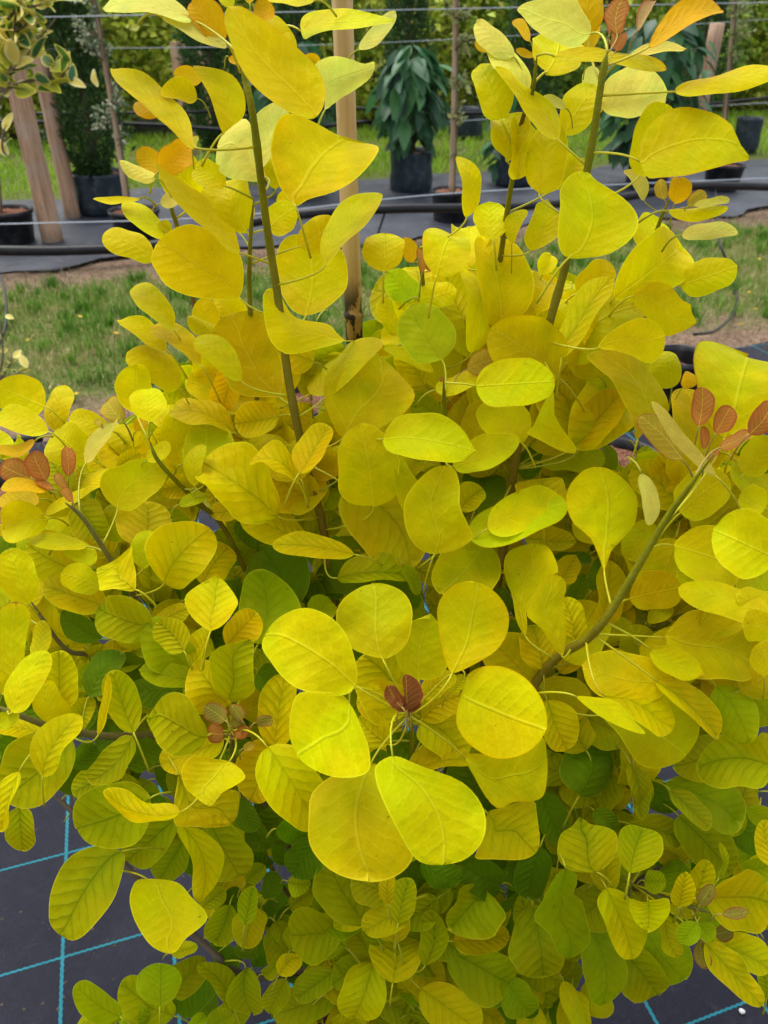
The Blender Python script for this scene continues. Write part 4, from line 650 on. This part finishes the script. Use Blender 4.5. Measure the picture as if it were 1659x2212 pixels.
def depth0(x, y):
    i = min(max(np.searchsorted(DEPTH_Y, y) - 1, 0), len(DEPTH_Y) - 2); j = min(max(np.searchsorted(DEPTH_X, x) - 1, 0), 3)
    a = min(max((y - DEPTH_Y[i]) / (DEPTH_Y[i + 1] - DEPTH_Y[i]), 0), 1); b = min(max((x - DEPTH_X[j]) / (DEPTH_X[j + 1] - DEPTH_X[j]), 0), 1)
    D = DEPTH; return (D[i, j] * (1 - b) + D[i, j + 1] * b) * (1 - a) + (D[i + 1, j] * (1 - b) + D[i + 1, j + 1] * b) * a

# type: base colour, green-vein strength; 'p' has a cream sheen painted in, 'G' some shade
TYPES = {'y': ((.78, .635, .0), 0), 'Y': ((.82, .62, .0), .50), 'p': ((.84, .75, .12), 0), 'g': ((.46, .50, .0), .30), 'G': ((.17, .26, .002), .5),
         'o': ((.76, .44, .002), 0), 'r': ((.52, .19, .035), -1)}
RED_RIM = (.36, .06, .02)
LEAVES = []
def read_leaf(s, off):
    p = s.split(); bx, by, tx, ty, w, lay = [float(q) for q in p[:6]]; code = p[6]
    LEAVES.append(dict(b=(off[0] + bx / 2, off[1] + by / 2), t=(off[0] + tx / 2, off[1] + ty / 2), w=w / 2, lay=lay, code=code))
    L = LEAVES[-1]; cx, cy = (L['b'][0] + L['t'][0]) / 2, (L['b'][1] + L['t'][1]) / 2; k = 1.10 if code[0] != 'r' else .96
    L.update(b=(cx + (L['b'][0] - cx) * k, cy + (L['b'][1] - cy) * k), t=(cx + (L['t'][0] - cx) * k, cy + (L['t'][1] - cy) * k), w=L['w'] * 1.15)
    if code[0] == 'r': L.update(w=L['w'] * .85)
    ol = OUTLINES.get((off, (int(bx), int(by))))
    if ol:
        q = np.array([float(v) for v in ol.split()]).reshape(-1, 2) / 2 + np.array(off); L = LEAVES[-1]
        b2, t2, lo, hi = outline_profile(q, L['b'], L['t'], 22); L.update(b=tuple(b2), t=tuple(t2), w=float((hi - lo).max()), lo=lo, hi=hi)
for off, txt in SURVEY.items():
    for line in txt.strip().split('\n'):
        for s in line.split('|'): read_leaf(s, off)
def leaf_colour(code, rr):
    k = code[0]; c, v = TYPES[k]; c = np.array(c); rim = None
    f = code[1:]
    if k == 'y':
        if 'g' in f: c = np.array((.70, .61, .0)); v = 0
        if 'l' in f: c = np.array((.80, .70, .0))
        if 'd' in f: c = np.array((.74, .57, .0))  # deeper gold; on shaded leaves it puts the shade into the colour
        if 'o' in f: c = np.array((.70, .46, .01))
        if 'v' in f: v = .12
    if k == 'Y':
        if 'g' in f: c = np.array((.54, .49, .0)); v = .65
        if 'l' in f: c = np.array((.86, .66, .0)); v = .4
    if k == 'g' and 'v' in f: c = np.array((.50, .60, .005)); v = .15
    if k == 'r' and 'o' in f: c = np.array((.52, .38, .03))
    if k == 'r' and 'g' in f: c = np.array((.30, .23, .03))
    if k == 'r' and 'k' in f: c = np.array((.24, .07, .02))
    if k == 'r' and 'p' in f: c = np.array((.50, .30, .13))
    if k == 'p' and 'o' in f: c = np.array((.66, .52, .07))
    if 'R2' in f: c = np.array((.66, .57, .0)); v = .85
    c = c * np.array((1, np.exp(rr.normal(0, .05)), 1)) * rr.uniform(.84, 1.06)
    rim = np.minimum(c * 1.2 + np.array((.14, .13, .02)), .9)
    if k in 'ro' or ('R' in f and 'R2' not in f): rim = np.array(RED_RIM) * (1 if k != 'o' else 1.25)
    elif k == 'y' and rr.random() < .25: rim = c * np.array((1.05, .72, 1.0))
    ra = (7. if 'o' not in f and 'k' not in f else 3.5) if k == 'r' else 1.6 if k == 'o' else 1.
    return c, v, rim, ra

def leaf_surface(spec, rr):
    """builds one blade: positions, faces, attributes, base point and midrib direction"""
    bx, by = spec['b']; tx, ty = spec['t']; w = spec['w']; mx, my = (bx + tx) / 2, (by + ty) / 2
    d = (spec['d'] if 'd' in spec else depth0(mx, my) * (1 + .055 * spec['lay'])) * (1 + rr.normal(0, .008))
    code = spec['code']; f = code[1:]
    r0 = ray(mx, my); Mid = np.array(CAM + r0 * d)
    # the blade is laid through its survey points; depth is added along the sight line so that it can tilt freely
    rv = np.array(r0); px = d / FPX; R3, U3 = np.array((1., 0, 0)), np.array((0, sP, cP))
    dx, dy = (tx - bx), (ty - by); La = math.hypot(dx, dy); ex, ey = dx / La, dy / La
    A0 = rr.uniform(.74, .9); ratio = w / La; up = np.array((0, 0, 1.))
    iA = (R3 * dx - U3 * dy) * px; iS = (R3 * -ey - U3 * ex) * w * px; unit = rv / np.linalg.norm(rv)
    ga = max(-.4, min(.4, rr.normal(0, .2))); gs = max(-.35, min(.35, rr.normal(0, .16)))
    if ratio < A0 * .8: gr = min(.9, math.acos(max(ratio / (A0 * .8), .3)))
    else: gr = 0
    gp = min(1.05 if 'lo' not in spec else .55, math.acos(max(A0 / ratio, .45))) if ratio > A0 else 0
    best = None
    for sa in ((1, -1) if gp else (1,)):
        for ss in ((1, -1) if gr else (1,)):
            A3 = iA + unit * math.tan(gp * sa + ga * (1 if not gp else .4)) * La * px
            S3 = iS + unit * math.tan(gr * ss + gs * (1 if not gr else .4)) * w * px
            n = np.cross(S3, A3); n /= np.linalg.norm(n)
            if n.dot(rv) > 0: n = -n
            if best is None or n.dot(up) > best[2].dot(up): best = (A3, S3, n)
    A3, S3, n = best; L, W = np.linalg.norm(A3), np.linalg.norm(S3); a, s = A3 / L, S3 / W; scale = 1.
    if 'lo' not in spec and n.dot(up) < 0 and rr.random() < .75: s, n = -s, -n           # upper side to the sky
    big = w * La > 3500 or 'lo' in spec; kx = W / w; ztame = .45 if ratio < A0 * .8 else .8
    nt, nj = (22, 13) if big else (12, 7)
    th = np.linspace(0, math.pi, nt + 1); t = (1 - np.cos(th)) / 2
    kind = rr.random(); pa = rr.uniform(.82, 1.18); pb = rr.uniform(.50, .62)
    if code[0] in 'ro': pa, pb = rr.uniform(.95, 1.2), rr.uniform(.55, .7)
    tq = t ** pa; prof = (1 - np.abs(2 * tq - 1) ** rr.uniform(2.1, 2.7)) ** rr.uniform(.47, .54)
    prof *= np.where(t < .10, .72 + .28 * np.sqrt(np.clip(t / .10, 0, 1)), 1)     # wedge towards the stalk
    asym = rr.normal(0, .07); tipn = rr.normal(-.015, .035)
    j = np.linspace(-1, 1, nj); j = np.sign(j) * np.abs(j) ** .9
    T, J = np.meshgrid(t, j, indexing='ij'); PR = prof[:, None] * (1 + asym * J * np.sin(np.pi * T))
    ph = rr.uniform(0, 6.28, 6); wav = rr.uniform(.015, .07); curl = 1.
    if 'c' in f: wav *= 2.2; curl = 2.2
    if 'x' in f: wav *= 3.0
    if code[0] == 'Y': wav *= 1.5
    edge = 1 + .055 * np.sin(T * rr.uniform(5, 8) + ph[0] + 1.6 * np.sign(J)) + .022 * np.sin(T * 15 + ph[1] - 2 * np.sign(J))
    X = J * PR * W / 2 * edge
    bendx = rr.normal(0, .05) * L
    if 'lo' in spec:
        lo, hi = spec['lo'][:, None], spec['hi'][:, None]; hw = (hi - lo) / 2; PR = hw / hw.max() + 0 * J; prof = PR[:, 0]
        X = ((lo + hi) / 2 + hw * J) * kx * scale; bendx = 0; tipn = 0
    Yc = T * L * (1 + tipn * (1 - J * J) * T ** 6) + 0 * J
    X = X + bendx * np.sin(np.pi * T)
    c1 = rr.normal(.06, .15) * curl; c2 = rr.normal(.06, .19) * curl; fold = abs(rr.normal(0, .15)) * curl
    if code[0] == 'Y': c2 = abs(rr.normal(.14, .12))
    if 'lo' in spec: c1 *= .5; fold *= .6; c2 *= .6
    jw = J * PR
    Z = -c1 * L * (2 * T - 1) ** 2 + c2 * W * jw ** 2 + fold * W * np.abs(jw) * .5
    Z = Z + wav * L * np.abs(J) ** 2 * np.sin(T * rr.uniform(5, 9) + ph[2] + (J > 0) * ph[3]) * np.sin(np.pi * T)
    Z = Z + .012 * L * np.sin(T * 11 + ph[4]) * np.cos(J * 3 + ph[5])
    Z = Z + c2 * .5 * W * rr.normal(0, 1) * (T - .5) * J
    Z = Z * ztame
    Z = Z - (Z * (prof[:, None] + .1)).mean() / (prof.mean() + .1)
    if 'x' in f: Z = Z + .03 * L * np.sin(T * 23 + ph[0]) * np.sin(J * 9 + ph[1])
    P = Mid + (Yc - L / 2)[..., None] * a + X[..., None] * s + Z[..., None] * n
    V = P.reshape(-1, 3); F = []
    for i in range(nt):
        for q in range(nj - 1):
            k = i * nj + q; F.append((k, k + nj, k + nj + 1, k + 1))
    luv = np.stack([T, J * PR / max(prof.max(), 1e-6), (1 - np.abs(J)) * PR], -1).reshape(-1, 3)
    luv[:, 2] = np.where((luv[:, 0] < .002) | (luv[:, 0] > .998), 0, luv[:, 2])
    col, vm, rim, ra = leaf_colour(code, rr)
    if my > 1700 and code[0] in 'YgG' and 'l' not in f:                # older leaves low on the bush are greener, and painted darker for the shade there
        k = min(1, (my - 1700) / 200) * (1 if 'g' in code or 'G' in code else .6); m = np.array((.82, .90, 1.)); col = col * (1 - k + k * m); rim = rim * (1 - .6 * k + .6 * k * m)
    C = np.concatenate([np.repeat(col[None], len(V), 0), np.full((len(V), 1), vm)], 1); R4 = np.concatenate([np.repeat(rim[None], len(V), 0), np.full((len(V), 1), ra)], 1)
    bp = P[0, nj // 2]; ad = P[2, nj // 2] - bp; ad /= np.linalg.norm(ad) + 1e-9
    return dict(V=V, F=F, luv=luv, C=C, R=R4, base=bp, ax=ad, area=w * La, n=n, col=col, L=L, code=code, mx=mx, my=my)

# ---- shoots: (picture x, picture y, depth) from the growing tip down to the pot
POT_C = Vector((.05, .53, .012)); POT_H = .30
BASE = [(870, 2050, 1.16), (890, 2190, 1.17)]
SHOOTS = [
 ([(520, 120, .71), (530, 175, .72), (548, 260, .73), (575, 480, .79), (600, 640, .83), (625, 830, .87), (660, 1000, .92), (705, 1180, .98), (740, 1500, 1.10), (800, 1850, 1.16)] + BASE, .0022, .0078, 0),
 ([(1312, 112, .69), (1302, 160, .70), (1270, 360, .74), (1225, 560, .79), (1185, 705, .83), (1120, 950, .90), (1085, 1200, .98), (1000, 1650, 1.12)] + BASE, .0022, .0078, 0),
 ([(1542, 980, .67), (1440, 1120, .72), (1350, 1270, .76), (1280, 1370, .79), (1160, 1470, .86), (1020, 1750, 1.05)] + BASE, .0022, .0075, 0),
 ([(322, 950, .86), (345, 1000, .87), (420, 1080, .93), (500, 1170, 1.0), (640, 1500, 1.10), (760, 1850, 1.15)] + BASE, .0018, .0055, 0),
 ([(140, 1085, .82), (180, 1120, .84), (240, 1210, .88), (325, 1340, .95), (520, 1620, 1.1), (690, 1950, 1.15)] + BASE, .0018, .0055, .4),
 ([(-30, 1518, .78), (50, 1548, .80), (120, 1572, .84), (230, 1590, .89), (400, 1605, .96), (580, 1740, 1.07), (690, 1960, 1.14)] + BASE, .0022, .0075, .5),
 ([(108, 1712, .96), (180, 1775, .98), (290, 1890, 1.02), (430, 2030, 1.07), (570, 2112, 1.12)] + BASE, .0028, .0065, 1),
 ([(884, 1540, .80), (890, 1600, .86), (890, 1700, .95), (880, 1880, 1.08)] + BASE, .0020, .0055, 0),
 ([(500, 1580, .83), (505, 1640, .90), (540, 1760, 1.0), (640, 1950, 1.12)] + BASE, .0018, .0050, .3),
 ([(1545, 1975, .93), (1450, 1945, .97), (1370, 1920, 1.0), (1290, 1950, 1.04), (1120, 2080, 1.12), (940, 2190, 1.17)], .0022, .0055, .3),
 ([(1456, 1878, .97), (1420, 1882, .99), (1340, 1930, 1.03)], .0058, .0060, 1),
 ([(958, 815, .80), (962, 900, .86), (980, 1050, .95), (1000, 1400, 1.08), (960, 1800, 1.15)] + BASE, .0016, .0050, 0),
 ([(1115, 330, .80), (1108, 380, .81), (1095, 460, .84), (1065, 700, .93), (1050, 1000, 1.0), (1000, 1500, 1.12)] + BASE, .0018, .0055, 0),
 ([(908, 535, .85), (915, 620, .89), (940, 800, .96), (960, 1200, 1.06), (920, 1800, 1.16)] + BASE, .0016, .0050, 0),
 ([(548, 430, .84), (541, 520, .86), (540, 660, .90), (560, 900, .98), (650, 1400, 1.1), (780, 1850, 1.16)] + BASE, .0018, .0050, 0),
 ([(358, 385, .88), (370, 450, .90), (388, 510, .92), (430, 700, .98), (560, 1200, 1.08)], .0016, .0045, 0),
 ([(1448, 425, .82), (1425, 480, .84), (1400, 560, .88), (1330, 800, .96), (1180, 1250, 1.08), (1000, 1750, 1.15)] + BASE, .0016, .0050, 0),
 ([(1500, 1318, .86), (1430, 1350, .90), (1350, 1390, .95), (1180, 1560, 1.06), (1000, 1850, 1.15)] + BASE, .0030, .0060, .2),
 ([(1160, 120, .72), (1150, 200, .75), (1128, 260, .79), (1112, 345, .82)], .0014, .0030, 0),
 ([(848, 2075, 1.0), (870, 2120, 1.06), (890, 2180, 1.12)], .0016, .0040, .3),
 ([(1365, 1910, .93), (1340, 1960, 1.0), (1200, 2060, 1.10), (930, 2185, 1.17)], .0016, .0045, .3),
 ([(60, 1290, .90), (140, 1400, .92), (205, 1420, .95), (330, 1500, 1.02), (560, 1740, 1.12)], .0020, .0050, .5),
]
bush = empty('smoke_bush', POT_C + Vector((0, 0, POT_H * .9)), 'golden yellow leaved bush filling the view, with red young shoot tips', 'bush')
BW = np.array(bush.location)
samples = []
for si, (pts, r0, r1, wood) in enumerate(SHOOTS):
    P = smooth_line([at(*p) for p in pts], 7); n = len(P)
    if pts[-1] == BASE[-1]:
        end = np.array(POT_C) + np.array((RNG.uniform(-.05, .05), RNG.uniform(-.05, .05), POT_H * .9 - .02)); P.append((P[-1] + end) / 2); P.append(end); n = len(P)
    V, F = tube(P, lambda t: .86 * (r0 + (r1 - r0) * t ** .6 + .0006 * (math.sin(t * 70) > .93)) * (min(1, .28 + t * 9) if si != 10 else 1), 8)
    g1, g2, g3 = np.array((.17, .175, .002)), np.array((.17, .095, .012)), np.array((.13, .10, .07))
    C = []
    for i in range(n):
        t = i / (n - 1); f = min(1, max(0, (t - .18) * 1.6)); c = g1 * (1 - f) + g2 * f
        f = max(wood, min(1, max(0, (t - .62) * 3))); c = c * (1 - f) + g3 * f
        C += [(*c, 1)] * 8
    o = obj('branch', V, F, M['stem'], bush, P[-1], {'Col': ('FLOAT_COLOR', C)})
    if si == 10:                                                    # pruned end
        a, b = P[0], P[2]; dd = (a - b) / np.linalg.norm(a - b)
        V, F = tube([a + dd * .0005, a + dd * .0025], .0056, 10); obj('pruning_cut', V, F, M['cut'], o, a)
    for i, p in enumerate(P[: int(n * .75)]): samples.append(p)
SAM = np.array(samples)

WHORL = np.array(at(884, 1546, .80))
def petiole(L, rr):
    base, ax = L['base'], L['ax']
    dv = SAM - base; dist = np.linalg.norm(dv, axis=1); cosang = (dv @ -ax) / (dist + 1e-9)
    cost = dist * (1.7 - cosang); k = int(np.argmin(cost)); far = np.array(ray(L['mx'], L['my']).normalized())
    if 'w' in L['code']: end = WHORL
    elif dist[k] < .95 * L['L'] + .02 and cosang[k] > -.15: end = SAM[k]
    else:
        end = base - ax * L['L'] * rr.uniform(.35, .6) + far * L['L'] * .45 + np.array((0, 0, -.012))
    c = base - ax * np.linalg.norm(end - base) * .30 + np.array((0, 0, .004))
    P = [(1 - t) ** 2 * base + 2 * t * (1 - t) * c + t * t * end for t in np.linspace(-.0, 1, 8)]
    return tube(P, lambda t: .0009 + .0004 * t if L['L'] > .04 else .0007, 5)

BUILT = []
for i, s in enumerate(LEAVES):
    BUILT.append(leaf_surface(s, np.random.default_rng(1000 + i)))
# inner leaves behind the surveyed ones
def inside(x, y, poly):
    c = False; j = len(poly) - 1
    for i in range(len(poly)):
        xi, yi = poly[i]; xj, yj = poly[j]
        if (yi > y) != (yj > y) and x < (xj - xi) * (y - yi) / (yj - yi) + xi: c = not c
        j = i
    return c
HULL = [(440, 760), (600, 640), (700, 760), (800, 760), (860, 640), (1060, 600), (1290, 640), (1380, 720), (1410, 850), (1300, 930), (1420, 1000), (1659, 980), (1659, 1560), (1560, 1600), (1600, 1720), (1659, 1800), (1659, 1980), (1480, 2010), (1330, 2060), (1290, 2160), (1230, 2212), (330, 2212), (420, 2080), (520, 2060), (480, 1960), (330, 1800), (150, 1690), (0, 1650), (0, 1180), (90, 1120), (100, 1000), (250, 960), (360, 900)]
GAPS = [(450, 1110, 40), (440, 1150, 34), (230, 1380, 20), (190, 1610, 22), (1500, 1720, 46), (1660, 1570, 46), (1340, 960, 50), (590, 1880, 22), (1290, 1450, 18), (660, 860, 40), (335, 1390, 26), (1390, 1720, 40), (590, 2100, 20), (1010, 1360, 10), (1090, 1300, 14), (1290, 1630, 12)]
rg = np.random.default_rng(5); tries = 0; inner = []
while len(inner) < 820 and tries < 9000:
    tries += 1; x = rg.uniform(0, 1659); y = rg.uniform(600, 2230)
    if not inside(x, min(y, 2210), HULL) or any(math.hypot(x - a, y - b) < r + 38 for a, b, r in GAPS): continue
    g = rg.uniform(0, 6.283); l = rg.uniform(85, 140) * (1.0 if y < 1700 else .8); dpt = depth0(x, y) * rg.uniform(1.16, 1.5)
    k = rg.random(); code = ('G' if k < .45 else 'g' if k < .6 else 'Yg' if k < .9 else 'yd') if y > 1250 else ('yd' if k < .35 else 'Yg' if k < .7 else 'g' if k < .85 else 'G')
    h = min(1.0, 1.6 - dpt * (sP + (y - 1106) / FPX * cP))
    if h < .31: continue
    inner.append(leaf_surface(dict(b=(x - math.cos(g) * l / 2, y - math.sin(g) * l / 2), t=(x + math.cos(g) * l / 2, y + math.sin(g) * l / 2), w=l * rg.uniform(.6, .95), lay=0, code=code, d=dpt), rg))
for x0, x1, y0, y1, cnt, dlo, dhi, codes, lo_, hi_ in [(600, 1250, 1960, 2235, 110, 1.02, 1.16, ['Yg', 'Yg', 'g', 'Y'], 70, 115), (840, 1330, 570, 960, 70, 1.07, 1.22, ['y', 'yd', 'yg', 'Y'], 90, 150),
        (1230, 1659, 1010, 1520, 60, 1.08, 1.24, ['y', 'yg', 'Y', 'yd'], 90, 150), (440, 740, 720, 1080, 50, 1.08, 1.22, ['y', 'Y', 'yd'], 80, 130), (120, 480, 960, 1500, 50, 1.07, 1.2, ['Y', 'Yg', 'yg'], 80, 120), (1180, 1659, 1560, 2000, 60, 1.05, 1.2, ['Yg', 'g', 'Y'], 75, 120)]:
    made = 0; tr = 0
    while made < cnt and tr < cnt * 8:
        tr += 1; x, y = rg.uniform(x0, x1), rg.uniform(y0, y1)
        if not inside(x, min(y, 2210), HULL) or any(math.hypot(x - a, y - b) < r + 30 for a, b, r in GAPS): continue
        g = rg.uniform(0, 6.283); l = rg.uniform(lo_, hi_); made += 1
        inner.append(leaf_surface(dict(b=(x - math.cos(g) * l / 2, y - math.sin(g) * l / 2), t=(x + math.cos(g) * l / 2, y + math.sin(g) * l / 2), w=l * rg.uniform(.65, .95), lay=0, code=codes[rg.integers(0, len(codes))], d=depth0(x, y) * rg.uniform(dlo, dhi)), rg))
order = sorted(range(len(BUILT)), key=lambda i: -BUILT[i]['area']); single = set(order[:300])
rest = []
for i, L in enumerate(BUILT):
    if i in single:
        o = obj('leaf', L['V'], L['F'], M['leaf'], bush, L['base'], {'luv': ('FLOAT_VECTOR', L['luv']), 'Col': ('FLOAT_COLOR', L['C']), 'Rim': ('FLOAT_COLOR', L['R'])})
        if 'n' in L['code']: continue
        V, F = petiole(L, np.random.default_rng(i)); k = len(V)
        c = L['col'] * .25 + np.array((.55, .55, .02)) * .75
        if L['code'][0] == 'r': c = np.array((.40, .30, .06))
        obj('petiole', V, F, M['fol'], o, L['base'], {'Col': ('FLOAT_COLOR', np.repeat(np.array([[*c, 1]]), k, 0))})
    else: rest.append((L, np.random.default_rng(i)))
rest += [(L, rg) for L in inner]
V, F, U, C, R_, mi = [], [], [], [], [], []; nb = 0
for L, rr in rest:
    V.append(L['V']); F += [tuple(q + nb for q in f) for f in L['F']]; nb += len(L['V']); U.append(L['luv']); C.append(L['C']); R_.append(L['R']); mi += [0] * len(L['F'])
    pv, pf = petiole(L, rr); k = len(pv); V.append(np.array(pv)); F += [tuple(q + nb for q in f) for f in pf]; nb += k; U.append(np.full((k, 3), .5)); mi += [1] * len(pf)
    c = np.array([[.46, .46, .02, 0]]) if L['code'][0] != 'r' else np.array([[.4, .3, .06, 0]]); C.append(np.repeat(c, k, 0)); R_.append(np.repeat(c, k, 0))
tag(obj('foliage', np.concatenate(V), F, [M['leaf'], M['fol']], bush, BW, {'luv': ('FLOAT_VECTOR', np.concatenate(U)), 'Col': ('FLOAT_COLOR', np.concatenate(C)), 'Rim': ('FLOAT_COLOR', np.concatenate(R_))}, matidx=mi), kind='stuff')
pot(POT_C, .175, POT_H, 'black pot standing under the golden bush', 'black pots of the near row', seed=21)

# ---- the bamboo cane beside the tallest shoot, with its ringed nodes
foot = at(768, 800, 1.12); top = at(737, -60, .862); foot_g = foot + (foot - top) * ((foot.z - .0) / (top.z - foot.z)) ; foot_g.z = -.03
pts, rad = [], []
NODES = [1.246, .86, .55, .28, 1.62]
zs = sorted(set(list(np.linspace(-.03, top.z, 44)) + [z + q for z in NODES if z < top.z for q in (-.012, -.006, -.002, .002, .006, .012)]))
for z in zs:
    t = (z - top.z) / (foot_g.z - top.z); p = top.lerp(foot_g, t); p.z = z
    b = max([math.exp(-((z - q) / .005) ** 2) for q in NODES]); dip = max([math.exp(-((z - q - .007) / .003) ** 2) for q in NODES])
    pts.append(p); rad.append(.0122 + .0016 * b - .0007 * dip)
V, F = tube(pts, rad, 20); tag(obj('bamboo_cane', V, F, M['bamboo'], None, (foot_g.x, foot_g.y, 0)), 'thick yellow bamboo cane with blackened node behind the tallest shoot', 'cane')
# white plant tag glimpsed behind the cane
p = at(690, 757, 1.5); V, F = tube([p, p + Vector((.004, 0, -.05))], .004, 4); V = []; 
for dx, dz in ((-.016, .004), (.018, .008), (.018, -.004), (-.015, -.008)):
    for dy in (0, .0012): V.append(p + Vector((dx, dy + dz * 1.5, dz)))
b = Vector((p.x, p.y, 0))
e = empty('plant_tag', b, 'white plastic plant tag on a stake behind the bamboo cane', 'plant tag')
obj('tag_plate', V, [(0, 2, 4, 6), (7, 5, 3, 1), (0, 1, 3, 2), (2, 3, 5, 4), (4, 5, 7, 6), (6, 7, 1, 0)], M['label'], e, p, smooth=False)
V, F = tube([b + Vector((0, 0, -.02)), p - Vector((0, 0, .005))], .003, 6); obj('stake', V, F, M['cane'], e, b)

# small yellow fallen leaves on the grass and a white scrap on the ground cover
V, F = [], []
for i in range(7):
    t = i / 6; w = .5 * math.sin(math.pi * min(.98, t * .9 + .06)) ** .7
    for j in (-1, 0, 1): V.append((t - .5, j * w * .6, .12 * abs(j) + .15 * (t - .5) ** 2))
for i in range(6):
    for j in range(2): a = i * 3 + j; F.append((a, a + 3, a + 4, a + 1))
fm = bpy.data.meshes.new('fallen_leaf'); fm.from_pydata(V, [], F); fm.materials.append(M['fol']); fa = fm.attributes.new('Col', 'FLOAT_COLOR', 'POINT'); fa.data.foreach_set('color', [.75, .50, .02, 1] * len(V))
for i, (x, y) in enumerate([(172, 684), (165, 851), (250, 720), (1618, 632), (1632, 668), (1600, 700), (1640, 560), (60, 735)]):
    g = on_ground(x, y, .05); o = bpy.data.objects.new('fallen_leaf', fm); COL.objects.link(o); o.location = g; o.rotation_euler = (.3 * math.sin(i * 3), .3 * math.cos(i * 5), i * 1.7); o.scale = (.035, .035, .035)
    tag(o, 'small yellow fallen leaf lying in the patchy grass', 'leaf', 'fallen leaves in the grass')
c = on_ground(1602, 2186, .006); r = random.Random(4); V, F = lathe(c, [(.0, .001), (.004, .001), (.006, .003), (.004, .005), (.0, .006)], 9, .25, 3)
tag(obj('paper_scrap', V, F, M['label'], None, c), 'tiny white scrap lying on the dark ground cover', 'scrap')
